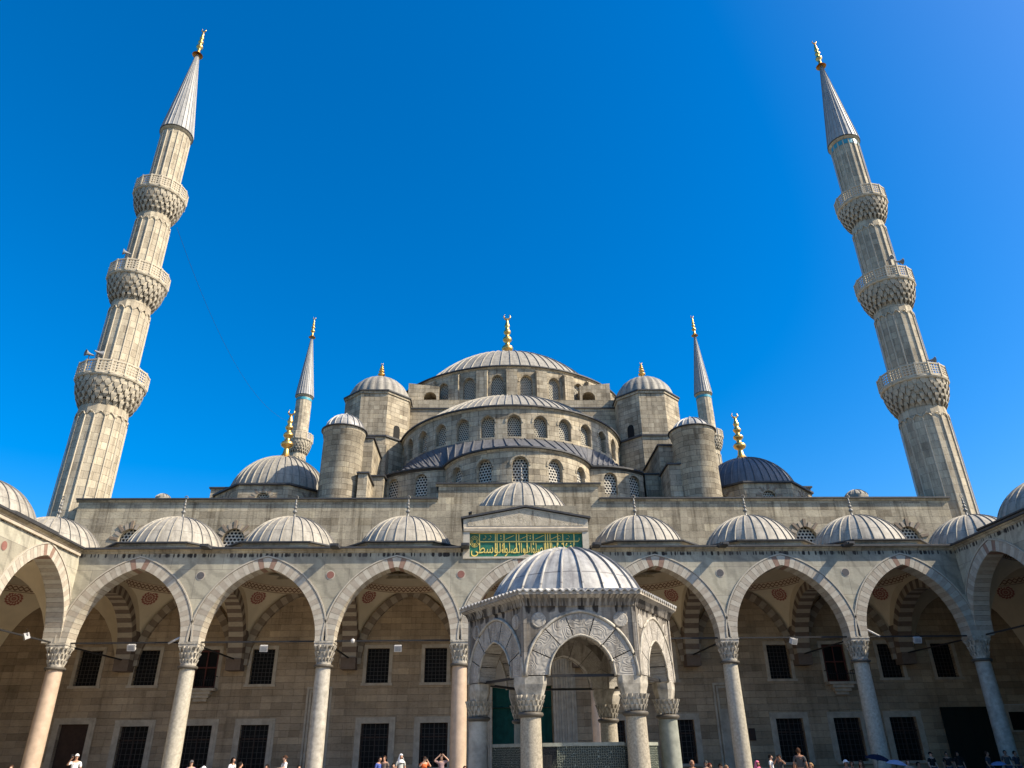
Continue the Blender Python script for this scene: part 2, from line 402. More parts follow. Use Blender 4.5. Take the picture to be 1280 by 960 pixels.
def holed(mb, mapf, u0, u1, z0, z1, ops, depth=.3, du=1e9, reveal=True, n=14, usc=1., tone=0):
    """wall surface with (arched) openings; z1 may be a function of u"""
    zt = z1 if callable(z1) else (lambda u: z1)
    us = {u0, u1}
    for o in ops:
        k = n if o['h'] > 0 else 1
        for i in range(k+1):
            t = -cos(pi*i/k) if k > 1 else -1+2*i
            us.add(round(o['uc']+o['a']*t, 6))
    us = sorted(u for u in us if u0-1e-6 <= u <= u1+1e-6); full = []
    for a, b in zip(us, us[1:]):
        k = max(1, math.ceil((b-a)/du)); full += [a+(b-a)*i/k for i in range(k)]
    full.append(us[-1]); us = full
    def q(ua, ub, za, zb_, zc, zd):
        mb.face([mapf(ua, za, 0), mapf(ub, zb_, 0), mapf(ub, zc, 0), mapf(ua, zd, 0)], [(ua*usc, za), (ub*usc, zb_), (ub*usc, zc), (ua*usc, zd)], tone)
    for a, b in zip(us, us[1:]):
        if b-a < 1e-6: continue
        m_ = (a+b)/2; o = next((o for o in ops if abs(m_-o['uc']) < o['a']), None)
        if not o: q(a, b, z0, z0, zt(b), zt(a)); continue
        za = o['zs']+arch_z(a-o['uc'], o['a'], o['h']); zb_ = o['zs']+arch_z(b-o['uc'], o['a'], o['h'])
        if o['zb'] > z0+1e-6: q(a, b, z0, z0, o['zb'], o['zb'])
        q(a, b, za, zb_, zt(b), zt(a))
        if reveal:
            mb.face([mapf(a, za, 0), mapf(b, zb_, 0), mapf(b, zb_, depth), mapf(a, za, depth)], [(a, 0), (b, 0), (b, depth), (a, depth)], tone)
            if o['zb'] > z0+1e-6:
                mb.face([mapf(a, o['zb'], 0), mapf(b, o['zb'], 0), mapf(b, o['zb'], depth), mapf(a, o['zb'], depth)], [(a, 0), (b, 0), (b, depth), (a, depth)], tone)
    if reveal:
        for o in ops:
            for sgn in (-1, 1):
                u = o['uc']+sgn*o['a']; b0 = max(o['zb'], z0)
                mb.face([mapf(u, b0, 0), mapf(u, o['zs'], 0), mapf(u, o['zs'], depth), mapf(u, b0, depth)], [(0, b0), (0, o['zs']), (depth, o['zs']), (depth, b0)], tone)
def pane(mb, mapf, o, depth, n=12, usc=1.):
    """filling of an opening at some depth"""
    for i in range(n):
        a = o['uc']+o['a']*(-1+2*i/n); b = o['uc']+o['a']*(-1+2*(i+1)/n)
        za = o['zs']+arch_z(a-o['uc'], o['a'], o['h']); zb_ = o['zs']+arch_z(b-o['uc'], o['a'], o['h'])
        uv = [((a-o['uc'])*usc, 0), ((b-o['uc'])*usc, 0), ((b-o['uc'])*usc, zb_-o['zb']), ((a-o['uc'])*usc, za-o['zb'])]
        mb.face([mapf(a, o['zb'], depth), mapf(b, o['zb'], depth), mapf(b, zb_, depth), mapf(a, za, depth)], uv)
def ring(mb, mapf, uc, zs, a, h, w, d0, d1, nv=25, tones=(0, 1), gap=.012, key=True, jit=.15, sub=2, redkeys=0):
    """ring of voussoirs between depth d0 and d1"""
    n = nv*sub
    if n % 2: n += 1
    half = n//2; inn = arch_pts(a, h, half); out = arch_pts(a, h, half, w)
    N_ = len(inn)-1
    for k in range(nv):
        i0, i1 = round(N_*k/nv), round(N_*(k+1)/nv)
        tn = tones[k % 2]+random.uniform(-jit, jit); t2 = 0
        if redkeys and abs(k-(nv-1)/2) in redkeys: t2 = 1
        g = gap*.5
        for i in range(i0, i1):
            A, B, C, D = inn[i], inn[i+1], out[i+1], out[i]
            if i == i0:
                l1 = max(.02, sqrt((B[0]-A[0])**2+(B[1]-A[1])**2)); l2 = max(.02, sqrt((C[0]-D[0])**2+(C[1]-D[1])**2)); q1, q2 = min(.8, g*2/l1), min(.8, g*2/l2)
                A = (A[0]+(B[0]-A[0])*q1, A[1]+(B[1]-A[1])*q1); D = (D[0]+(C[0]-D[0])*q2, D[1]+(C[1]-D[1])*q2)
            P = lambda q, d: mapf(uc+q[0], zs+q[1], d)
            uvf = lambda q: (uc+q[0], zs+q[1])
            mb.face([P(A, d0), P(B, d0), P(C, d0), P(D, d0)], [uvf(A), uvf(B), uvf(C), uvf(D)], tn, t2)
            mb.face([P(A, d0), P(A, d1), P(B, d1), P(B, d0)], [(i*.2, d0), (i*.2, d1), (i*.2+.2, d1), (i*.2+.2, d0)], tn, t2)
            mb.face([P(D, d0), P(C, d0), P(C, d1), P(D, d1)], [(i*.2, d0), (i*.2+.2, d0), (i*.2+.2, d1), (i*.2, d1)], tn, t2)
            mb.face([P(A, d1), P(D, d1), P(C, d1), P(B, d1)], [uvf(A), uvf(D), uvf(C), uvf(B)], tn, t2)
            if i == i0: mb.face([P(A, d0), P(D, d0), P(D, d1), P(A, d1)], None, tn, t2)
def strip(mb, mapf, prof, us, tone=0):
    """moulding: profile [(d,z)] swept along u"""
    v = 0
    for (d0, z0), (d1, z1) in zip(prof, prof[1:]):
        dv = sqrt((d1-d0)**2+(z1-z0)**2)
        for a, b in zip(us, us[1:]):
            mb.face([mapf(a, z0, d0), mapf(b, z0, d0), mapf(b, z1, d1), mapf(a, z1, d1)], [(a, v), (b, v), (b, v+dv), (a, v+dv)], tone)
        v += dv
    for u in (us[0], us[-1]): mb.face([mapf(u, z, d) for d, z in prof])
def frange(a, b, n): return [a+(b-a)*i/n for i in range(n+1)]
def planeY(Y): return lambda u, z, d: (u, Y+d, z)
def planeXp(X): return lambda u, z, d: (X-d, u, z)       # wall looking towards +X
def planeXm(X): return lambda u, z, d: (X+d, u, z)       # wall looking towards -X
def drumf(c, R, ry=None):
    ry = ry or R
    return lambda u, z, d: (c[0]+(R-d)*sin(u/R), c[1]-(ry-d)*cos(u/R), z)
def cap_prof(R, H, n=12, z0=0, bell=0):
    """dome profile from rim to apex"""
    rs = (R*R+H*H)/(2*H); pr = []
    tm = asin(min(1, R/rs)) if H <= R else pi-asin(R/rs)
    for i in range(n+1):
        t = tm*(1-i/n); pr.append((rs*sin(t), z0+H-rs*(1-cos(t))))
    pr[-1] = (0, z0+H)
    return pr
def ribbed_dome(mb, c, R, H, nr=32, a0=0, a1=2*pi, rw=.05, rh=.05, seg=14, flare=.0, rot=0, n=None):
    pr = cap_prof(R, H, seg)
    if flare: pr = [(R+flare, -flare*.25)]+pr
    full = a1-a0 > 6.2
    nn = n or max(24, int(nr*2*(1)))
    mb.lathe(pr, c, nn, a0, a1, rot=rot)
    for k in range(nr if full else nr+1):
        t = a0+(a1-a0)*k/nr+rot; er = Vector((sin(t), -cos(t), 0)); et = Vector((cos(t), sin(t), 0))
        last = None
        for i, (r, z) in enumerate(pr[:-1]):
            r2, z2 = pr[i+1]; d = (er*(r2-r)+Vector((0, 0, z2-z))).normalized(); nrm = et.cross(d); nrm = nrm if nrm.dot(er)+nrm.z > 0 else -nrm
            w = rw*.75*min(1, .35+.65*r/R); P = Vector(c)+er*r+Vector((0, 0, z))
            cur = (P-et*w, P-et*w*.6+nrm*rh, P+et*w*.6+nrm*rh, P+et*w)
            if last:
                for j in range(3): mb.face([last[j], last[j+1], cur[j+1], cur[j]], tone=.6 if j == 0 else 0)  # one flank of each rib coloured darker, as its painted shaded side
            last = cur
def sil_y(c, R, H, zb):
    return min(pj(c[0], c[1]-r, zb+z)[1] for r, z in cap_prof(R, H, 40))
def dome_h(c, R, zb, py):
    lo, hi = .1, R*1.4
    for _ in range(40):
        m_ = (lo+hi)/2
        if sil_y(c, R, m_, zb) > py: lo = m_
        else: hi = m_
    return lo
def finial(mb, c, H, w, crescent=True, dark=False):
    """alem: flared foot, three bulbs, crescent"""
    x = lambda t: t*H
    pr = [(w*1.6, 0), (w*1.0, x(.05)), (w*.55, x(.12)), (w*.42, x(.20))]
    def bulb(z, r, hh): return [(w*.38, x(z-hh)), (r*.85, x(z-hh*.5)), (r, x(z)), (r*.85, x(z+hh*.5)), (w*.36, x(z+hh))]
    pr += bulb(.30, w*1.05, .075)+[(w*.42, x(.40))]+bulb(.475, w*.85, .06)+[(w*.36, x(.555))]+bulb(.62, w*.68, .05)+bulb(.74, w*.5, .04)+[(w*.25, x(.82)), (w*.2, x(.86)), (0, x(.875))]
    mb.lathe(pr, c, 14)
    if crescent:
        cc = Vector(c)+Vector((0, 0, x(.93))); r = x(.055)
        pts = [cc+Vector((r*sin(t), 0, -r*cos(t))) for t in frange(-2.5, 2.5, 14)]
        mb.tube(pts, [max(.012, .32*r*cos(t/2.5*pi/2)+.01) for t in frange(-2.5, 2.5, 14)], 6)
# ================================================================== setting
g = MB(); g.face([(-1500, -1500, -.01), (1500, -1500, -.01), (1500, 3000, -.01), (-1500, 3000, -.01)])
tag(g.build('ground', 'far_ground', merge=False), kind='structure')
g = MB(); g.face([(-31, -20, 0), (31, -20, 0), (31, 46, 0), (-31, 46, 0)])
tag(g.build('courtyard', 'paving', merge=False), kind='structure')
ZS = 6.62; WY = 46.2; DW = WY-38.2; FL = .35
CXS = [-23.0, -16.65, -10.08, -3.4, 3.4, 10.1, 16.75, 23.0]
COLM = ['porphyry', 'grey_granite', 'white_marble_column', 'porphyry', 'porphyry', 'grey_granite', 'grey_granite', 'white_marble_column']
g = MB(); g.box(-31.2, 31.2, 37.3, WY, 0, FL); g.box(-31.2, -22.2, -14, 37.3, 0, FL); g.box(22.2, 31.2, -14, 37.3, 0, FL)
tag(g.build('pavement', 'paving'), kind='structure')

def column(parent, x, y, mat, zt=ZS, r=.395, capd=1.12):
    zc = zt-capd
    c = MB(); c.lathe([(r*.99, FL+.3), (r*1.0, FL+1.5), (r*.965, FL+3.2), (r*.9, zc)], (x, y, 0), 28)
    o = c.build('column', mat, parent)
    c = MB(); c.lathe([(r*1.08, zc-.10), (r*1.2, zc-.06), (r*1.22, zc), (r*1.1, zc+.04)], (x, y, 0), 24); c.build('collar', 'bronze_ring', o)
    c = MB(); c.box(x-.58, x+.58, y-.58, y+.58, FL, FL+.14)
    c.lathe([(r*1.35, FL+.14), (r*1.4, FL+.2), (r*1.12, FL+.27), (r*1.05, FL+.36)], (x, y, 0), 24); c.build('base', 'capital_marble', o)
    capital(o, x, y, zc+.03, zt, r*.93, .455)
    return o
def capital(o, x, y, z0, z1, r0, hw, name='capital'):
    c = MB(); H = z1-z0; ab = .24*H/1.09; T = 3
    hh = (H-ab)/T
    c.lathe([(r0, z0), (r0*1.02, z0+hh*.5)], (x, y, 0), 16)
    for t in range(T):
        zb = z0+hh*t+hh*.12; ra = r0*(1+.12*t); rb = r0*(1+.12*(t+1))+.01
        k = 16
        c.lathe([(ra*.9, zb), (ra*.95, zb+hh)], (x, y, 0), 16)
        for i in range(k):
            a = 2*pi*(i+.5*(t % 2))/k; e = Vector((sin(a), -cos(a), 0)); f = Vector((cos(a), sin(a), 0))
            # square off towards the abacus
            sq = 1+(.16*(t+1)/T)*(abs(sin(2*a))**2)
            w = pi*rb/k*.62
            lo = Vector((x, y, zb))+e*ra*sq*.93; hi = Vector((x, y, zb+hh))+e*(rb+.02)*sq
            A = [lo, lo+Vector((0, 0, hh*.15))]
            c.face([lo, hi-f*w, hi+f*w]); c.face([hi-f*w, hi+f*w, hi+f*w-e*.12, hi-f*w-e*.12])
            c.face([lo, hi-f*w-e*.12, hi-f*w]); c.face([lo, hi+f*w, hi+f*w-e*.12])
    c.lathe([(r0*1.3, z1-ab-.06), (r0*1.3, z1-ab)], (x, y, 0), 16)
    c.box(x-hw, x+hw, y-hw, y+hw, z1-ab, z1, .2); c.box(x-hw-.025, x+hw+.025, y-hw-.025, y+hw+.025, z1-ab*.4, z1-ab*.12)
    return c.build(name, 'capital_marble', o)
def rosette_at(parent, c, nrm, r):
    nrm = Vector(nrm).normalized(); a = nrm.orthogonal().normalized(); b = nrm.cross(a)
    m_ = MB(); n = 28; pts = [Vector(c)+nrm*.03+(a*cos(2*pi*k/n)+b*sin(2*pi*k/n))*r for k in range(n)]
    m_.face(pts, [(cos(2*pi*k/n), sin(2*pi*k/n)) for k in range(n)]); return m_.build('rosette', 'rosette_paint', parent)
ZWA = at(515, 735, WY-.3).z
print('ZWA', ZWA)
def vault(parent, mapf, uc, hb, dm, hd, zw=ZWA, detail=True):
    """pendentive vault over one bay: arches on four sides up to an oval ring, then a shallow dome"""
    rx, rd, zr = hb-.32, hd-.25, 10.36
    n = 64; m_ = MB(); S = 8; rows = []
    for k in range(n):
        t = 2*pi*k/n; cx_, cy_ = cos(t)*hb, sin(t)*hd
        s_ = 1/max(abs(cos(t)), abs(sin(t))); bu, bd = cx_*s_, cy_*s_
        if abs(abs(bd)-hd) < 1e-4: zb = ZS+arch_z(bu, hb-.15, (zw+.06 if bd > 0 else 10.3)-ZS)
        else: zb = ZS+arch_z(bd, hd-.3, 10.25-ZS)
        row = []
        for j in range(S+1):
            q = j/S; e = q; zz = zb+(zr-zb)*(1-(1-q)**1.9)
            row.append(mapf(uc+bu+(rx*cos(t)-bu)*e, zz, dm+bd+(rd*sin(t)-bd)*e))
        rows.append(row)
    for k in range(n):
        for j in range(S):
            a, b = rows[k], rows[(k+1) % n]; m_.face([a[j], b[j], b[j+1], a[j+1]], [(k*.2, j*.3), (k*.2+.2, j*.3), (k*.2+.2, j*.3+.3), (k*.2, j*.3+.3)], smooth=True)
    v = m_.build('vault', 'plaster', parent)
    b_ = MB()
    for k in range(n):
        t, t2 = 2*pi*k/n, 2*pi*(k+1)/n; f = lambda a, z, e: mapf(uc+(rx-e)*cos(a), z, dm+(rd-e)*sin(a))
        u0, u1 = k*.27, k*.27+.27
        b_.face([f(t, zr, .0), f(t2, zr, .0), f(t2, zr+.42, .07), f(t, zr+.42, .07)], [(u0, 0), (u1, 0), (u1, 1), (u0, 1)], smooth=True)
    b_.build('painted_band', 'painted_band', v)
    d_ = MB(); last = None
    for j in range(9):
        q = j/8*pi/2; cur = [mapf(uc+(rx-.1)*cos(q)*cos(2*pi*k/n), zr+.4+1.7*sin(q), dm+(rd-.1)*cos(q)*sin(2*pi*k/n)) for k in range(n)]
        if last:
            for k in range(n): d_.face([last[k], last[(k+1) % n], cur[(k+1) % n], cur[k]], [(k*.2, j*.2)]*4, smooth=True)
        last = cur
    d_.build('dome_lining', 'vault_plaster', v)
    for sx_ in (-1, 1):
        for sy_ in ((1, -1) if detail else (1,)):
            t = atan2(sy_*hd*.93, sx_*hb); k = round(t/(2*pi)*n) % n; j = 6
            P = Vector(rows[k][j]); A = Vector(rows[k][j+1])-Vector(rows[k][j-1]); B = Vector(rows[(k+1) % n][j])-Vector(rows[k-1][j])
            nn = A.cross(B).normalized(); cen = Vector(mapf(uc, 8.4, dm))
            if nn.dot(cen-P) < 0: nn = -nn
            rosette_at(v, P+nn*.05, nn, .50)
    return v
def wall_arch(parent, mapf, uc, hb, dw, zw=ZWA):
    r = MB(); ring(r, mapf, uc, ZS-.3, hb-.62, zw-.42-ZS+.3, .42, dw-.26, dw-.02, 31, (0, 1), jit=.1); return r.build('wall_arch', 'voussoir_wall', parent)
def trans_arch(parent, mapf, uc, w=.84):
    m2 = lambda u, z, d: mapf(uc-w/2+d, z, u)
    r = MB(); dc, a = (.80+DW-.85)/2, (DW-.85-.80)/2
    ring(r, m2, dc, ZS, a, 9.72-ZS, .50, 0, w, 33, (0, 1), jit=.06)
    o = r.build('transverse_arch', 'voussoir_striped', parent)
    # plain masonry above the ring, up to the vault
    f = MB()
    for side in (.03, w-.03):
        us = frange(.75, DW-.02, 30)
        for a0, a1 in zip(us, us[1:]):
            g_ = lambda x: (ZS+ (lambda q: (arch_z(q, a+.48, 10.2-ZS) if abs(q) < a+.48 else 0))(x-dc))
            f.face([m2(a0, g_(a0), side), m2(a1, g_(a1), side), m2(a1, 10.5, side), m2(a0, 10.5, side)])
    f.build('spandrel', 'plaster', o)
    b = MB()
    for (z0, z1, e) in ((ZS-.62, ZS-.12, 0), (ZS-.12, ZS+.02, .06)):
        p0, p1 = mapf(uc-w/2, z0, DW-.86-e), mapf(uc+w/2, z1, DW-.0)
        b.box(min(p0[0], p1[0]), max(p0[0], p1[0]), min(p0[1], p1[1]), max(p0[1], p1[1]), z0, z1)
    # the part of the arch foot that runs back to the wall
    p0, p1 = mapf(uc-w/2+.01, ZS, DW-.84), mapf(uc+w/2-.01, ZS, DW)
    b.box(min(p0[0], p1[0]), max(p0[0], p1[0]), min(p0[1], p1[1]), max(p0[1], p1[1]), ZS+.02, ZS+1.6, .7)
    b.t = [1.0]*len(b.t); b.build('corbel', 'voussoir_striped', o); return o
def bar(parent, p, q, r=.035, name='tie_bar', mat='iron'):
    m_ = MB(); p, q = Vector(p), Vector(q); d = (q-p); L = d.length; d.normalize(); z = Vector((0, 0, 1)); s_ = d.cross(z).normalized()
    m_.obox((p+q)/2, d*L/2, s_*r, z*r); return m_.build(name, mat, parent)
DC = 4.05
def portico_dome(parent, mapf, uc, dm, hu=2.95, hd=3.05, R=2.72, z0=11.22, zb=11.80, H=2.08, fin=True, rot=0, nr=28, ch=1.25, mat='pale_lead', finh=1.4, lab=None):
    poly = lambda e: [(-hu-e, -hd-e+ch), (-hu-e+ch, -hd-e), (hu+e-ch, -hd-e), (hu+e, -hd-e+ch), (hu+e, hd+e-ch), (hu+e-ch, hd+e), (-hu-e+ch, hd+e), (-hu-e, hd+e-ch)]
    W_ = lambda q, z: mapf(uc+q[0], z, dm+q[1])
    s_ = MB()
    def band_(e0, za, e1, zc):
        A, B = poly(e0), poly(e1); u = 0
        for i in range(8):
            j = (i+1) % 8; L = (Vector(A[i])-Vector(A[j])).length
            s_.face([W_(A[i], za), W_(A[j], za), W_(B[j], zc), W_(B[i], zc)], [(u, za), (u+L, za), (u+L, zc), (u, zc)]); u += L
    band_(0, z0-.1, 0, zb-.16); band_(0, zb-.16, .08, zb-.08)
    base = s_.build('drum', 'weathered_limestone', parent)
    s_ = MB(); band_(.08, zb-.08, .17, zb-.05); band_(.17, zb-.05, .17, zb+.02)
    s_.build('eave', 'eave_lead', base)
    s_ = MB(); A = poly(.17)
    n = 48; rim = [(R*1.02*cos(2*pi*k/n+pi/n), R*1.02*sin(2*pi*k/n+pi/n)) for k in range(n)]
    # lead skirt from the many-sided eave to the round dome
    def radial(q):                                            # point of the eave polygon in a direction
        t = atan2(q[1], q[0]); best = None
        for i in range(8):
            a, b = A[i], A[(i+1) % 8]; dx, dy = cos(t), sin(t); ex, ey = b[0]-a[0], b[1]-a[1]
            den = dx*ey-dy*ex
            if abs(den) < 1e-9: continue
            l_ = (a[0]*ey-a[1]*ex)/den; w = (a[0]*dy-a[1]*dx)/den
            if l_ > 0 and -1e-6 <= w <= 1+1e-6 and (best is None or l_ < best): best = l_
        return (best*cos(t), best*sin(t))
    for k in range(n):
        a, b = rim[k], rim[(k+1) % n]
        s_.face([W_(radial(a), zb+.02), W_(radial(b), zb+.02), W_(b, zb+.12), W_(a, zb+.12)])
    s_.build('skirt', mat, base)
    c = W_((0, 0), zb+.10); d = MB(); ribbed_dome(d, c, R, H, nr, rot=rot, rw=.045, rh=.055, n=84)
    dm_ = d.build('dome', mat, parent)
    if fin:
        f = MB(); finial(f, (c[0], c[1], zb+.08+H), finh, .125, crescent=False)
        cc = Vector((c[0], c[1], zb+.08+H+finh*.93)); f.tube([cc+Vector((.09*cos(t), 0, .11*sin(t))) for t in frange(0, 2*pi, 12)], .028, 5)
        f.build('finial', 'dull_metal', dm_)
    return dm_

def arcade(root, mapf, cols, mat_wall, u_lo, u_hi, gable=None, dm=None, colmat=None, skipcol=(), topz=11.0, with_dome=True, spouts=True):
    ops = []
    for a, b in zip(cols, cols[1:]): ops.append(opening((a+b)/2, (b-a)/2-.46, ZS, ZS, 3.6))
    w = MB()
    for ua, ub, tz in ((u_lo, -3.32, topz), (-3.32, 3.32, 10.64), (3.32, u_hi, topz)) if gable else ((u_lo, u_hi, topz),):
        holed(w, mapf, ua, ub, ZS, tz, [o for o in ops if ua < o['uc'] < ub], reveal=False, n=20)
    w.build('arch_wall', mat_wall, root)
    w = MB(); holed(w, lambda u, z, d: mapf(u, z, .8), u_lo, u_hi, ZS, topz+.15, ops, reveal=False, n=20)
    w.build('inner_face', 'inner_wall', root)
    for o in ops:
        r = MB(); ring(r, mapf, o['uc'], ZS, o['a'], 3.6, .50, -.035, .83, 41, (0, 1), jit=.3, redkeys=(1, ))
        # thin moulded edge outside the ring
        a_ = arch_pts(o['a'], 3.6, 22, .53); b_ = arch_pts(o['a'], 3.6, 22, .60)
        for i in range(len(a_)-1):
            Q = lambda p, d: mapf(o['uc']+p[0], ZS+p[1], d)
            r.face([Q(a_[i], -.06), Q(a_[i+1], -.06), Q(b_[i+1], -.06), Q(b_[i], -.06)], tone=.2)
            r.face([Q(a_[i], -.06), Q(a_[i+1], -.06), Q(a_[i+1], .0), Q(a_[i], .0)], tone=1)
            r.face([Q(b_[i], -.06), Q(b_[i+1], -.06), Q(b_[i+1], .0), Q(b_[i], .0)], tone=.6)
        r.build('arch', 'voussoir_pale', root)
    for u in cols:                                             # impost above the capital
        i = MB()
        p0, p1 = mapf(u-.455, ZS, 0), mapf(u+.455, ZS, .8)
        i.box(min(p0[0], p1[0])+.001, max(p0[0], p1[0])-.001, min(p0[1], p1[1])+.002, max(p0[1], p1[1])-.002, ZS-.002, ZS+.35); i.build('impost', 'voussoir_pale', root)
    return ops
CORN = [(0, 10.96), (-.05, 11.0), (-.07, 11.06), (-.16, 11.10), (-.18, 11.14)]
EAVE = [(-.18, 11.14), (-.27, 11.15), (-.27, 11.235), (.5, 11.30)]
# ---------------------------------------------------------------- front arcade
mf = planeY(38.2)
FA = thing('arcade', 'long arched stone portico with seven arches facing the camera across the courtyard', 'arcade', (0, 38.62, FL))
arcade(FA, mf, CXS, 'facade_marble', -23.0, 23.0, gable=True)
for s_ in (-1, 1):
    b = MB(); us = [s_*3.42, s_*22.9]
    strip(b, mf, CORN, us); b.build('cornice', 'weathered_limestone', FA)
    b = MB(); strip(b, mf, EAVE, us); b.build('eave', 'eave_lead', FA)
# centre gable with the inscription niche
b = MB(); zt = lambda u: 13.33-.62*abs(u)/3.32
mg = planeY(38.12)
nic = dict(uc=0, a=2.98, zb=10.72, zs=12.0, h=0)
holed(b, mg, -3.32, 3.32, 10.62, zt, [nic], depth=.2, du=.5)
for s_ in (-1, 1): b.face([mg(s_*3.32, 10.62, 0), mg(s_*3.32, 10.62, 4.8), mg(s_*3.32, 12.7, 4.8), mg(s_*3.32, 12.7, 0)])
b.face([mg(-3.32, 10.62, 0), mg(3.32, 10.62, 0), mg(3.32, 10.62, .1), mg(-3.32, 10.62, .1)])
b.build('gable', 'voussoir_pale', FA)
b = MB()
for s_ in (-1, 1):
    for d0, d1, za, zb_ in ((-.14, 4.8, .03, .13),):
        A = (0, 13.33), (s_*3.46, 13.33-.62*3.46/3.32)
        f = lambda p, d, e: mg(p[0], p[1]+e, d)
        b.face([f(A[0], d0, za), f(A[1], d0, za), f(A[1], d0, zb_), f(A[0], d0, zb_)]); b.face([f(A[0], d0, zb_), f(A[1], d0, zb_), f(A[1], d1, zb_), f(A[0], d1, zb_)])
        b.face([f(A[0], d0, za), f(A[1], d0, za), f(A[1], d1, za), f(A[0], d1, za)]); b.face([f(A[1], d0, za), f(A[1], d1, za), f(A[1], d1, zb_), f(A[1], d0, zb_)])
b.build('gable_eave', 'eave_lead', FA)
b = MB(); strip(b, mg, [(0, 12.02), (-.06, 12.06), (-.08, 12.2), (-.02, 12.24), (0, 12.3)], [-3.3, 3.3]); b.build('gable_moulding', 'frame_stone', FA)
b = MB(); b.face([mg(-3.1, 12.34, -.02), mg(3.1, 12.34, -.02), mg(3.1, 12.66, -.02), mg(0, 13.24, -.02), mg(-3.1, 12.66, -.02)]); b.build('gable_field', 'gable_relief', FA)
pn = MB(); pn.face([mg(-2.98, 10.72, .19), mg(2.98, 10.72, .19), mg(2.98, 12.0, .19), mg(-2.98, 12.0, .19)])
PN = pn.build('inscription_panel', 'green_panel', FA)
FORMS = {'ا': (0xFE8D, 0xFE8E), 'ت': (0xFE95, 0xFE96, 0xFE97, 0xFE98), 'ة': (0xFE93, 0xFE94), 'ح': (0xFEA1, 0xFEA2, 0xFEA3, 0xFEA4),
         'س': (0xFEB1, 0xFEB2, 0xFEB3, 0xFEB4), 'ص': (0xFEB9, 0xFEBA, 0xFEBB, 0xFEBC), 'ط': (0xFEC1, 0xFEC2, 0xFEC3, 0xFEC4), 'ظ': (0xFEC5, 0xFEC6, 0xFEC7, 0xFEC8),
         'ع': (0xFEC9, 0xFECA, 0xFECB, 0xFECC), 'ف': (0xFED1, 0xFED2, 0xFED3, 0xFED4), 'ل': (0xFEDD, 0xFEDE, 0xFEDF, 0xFEE0), 'و': (0xFEED, 0xFEEE), 'ى': (0xFEEF, 0xFEF0)}
def shape(word):
    out = []
    for i, ch in enumerate(word):
        f = FORMS[ch]; prev = i > 0 and len(FORMS[word[i-1]]) == 4; nxt = i < len(word)-1 and len(f) == 4
        out.append(chr(f[3] if prev and nxt else f[1] if prev else f[2] if nxt else f[0]))
    return ''.join(reversed(out))
def glyphs(text, x0, x1, z0, z1, y, name, parent, mat='gold_paint', off=0.0):
    c = bpy.data.curves.new(name, 'FONT'); c.body = text; c.extrude = .02; c.offset = off; c.resolution_u = 3
    o = bpy.data.objects.new(name, c); COL.objects.link(o); bpy.context.view_layer.update()
    dg = bpy.context.evaluated_depsgraph_get(); me = bpy.data.meshes.new_from_object(o.evaluated_get(dg))
    bpy.data.objects.remove(o)
    xs = [v.co.x for v in me.vertices]; ys = [v.co.y for v in me.vertices]; ax, bx, ay, by = min(xs), max(xs), min(ys), max(ys)
    for v in me.vertices:
        v.co = Vector((x0+(x1-x0)*(v.co.x-ax)/(bx-ax), y-v.co.z*.5, z0+(z1-z0)*(v.co.y-ay)/(by-ay)))
    me.materials.clear(); me.materials.append(MATS[mat]); me.name = name
    o = bpy.data.objects.new(name, me); COL.objects.link(o); o.parent = parent; return o
yp = 38.12+.17
words = ['حافظوا', 'على', 'الصلوات', 'والصلوة', 'الوسطى']
xs_ = [(1.62, 2.86), (1.02, 1.60), (-.12, 1.06), (-1.30, -.04), (-2.90, -1.22)]
for wd, (a, b) in zip(words, xs_): glyphs(shape(wd), a, b, 10.76, 11.5, yp, 'lettering', PN, off=.0)
k = MB()
PX = lambda x: -2.98+5.96*(x-62)/(1160-62); PZ = lambda y: 12.0-1.28*(y-100)/(330-100)
for x in (157, 312, 328, 396, 516, 541, 620, 681, 800, 822, 846, 921, 971, 1081): k.box(PX(x)-.025, PX(x)+.025, yp-.012, yp+.02, PZ(215 if x % 2 else 290), PZ(108))
k.box(PX(160), PX(1120), yp-.014, yp+.02, PZ(187), PZ(177)); k.tube([(PX(1120), yp, PZ(182)), (PX(1133), yp, PZ(165)), (PX(1130), yp, PZ(145))], .022, 5)
for x in (410, 550, 700, 855): k.tube([(PX(x), yp, PZ(160)), (PX(x+45), yp, PZ(140)), (PX(x+85), yp, PZ(122))], .018, 5)
for x in (205, 255, 935, 1020):
    k.tube([(PX(x-14), yp, PZ(158)), (PX(x+8), yp, PZ(155)), (PX(x+16), yp, PZ(138)), (PX(x+4), yp, PZ(122))], .018, 5)
for x, y in ((365, 128), (365, 152), (652, 128), (652, 152), (1005, 205), (960, 205)): k.sphere((PX(x), yp, PZ(y)), (.035, .012, .045), 8, 5)
for z in (10.735, 11.985): k.box(-2.96, 2.96, yp-.01, yp+.018, z-.014, z+.014)
k.build('letter_strokes', 'gold_paint', PN)
k = MB(); cx_, cz_ = PX(110), PZ(180)
for r in (.24, .17, .10): k.tube([(cx_+r*cos(t), yp, cz_+r*1.25*sin(t)) for t in frange(0, 2*pi, 20)], .014, 4)
for j in range(10): t = 2*pi*j/10; k.tube([(cx_+.1*cos(t), yp, cz_+.125*sin(t)), (cx_+.24*cos(t+.35), yp, cz_+.3*sin(t+.35))], .01, 4)
k.build('roundel', 'gold_paint', PN)

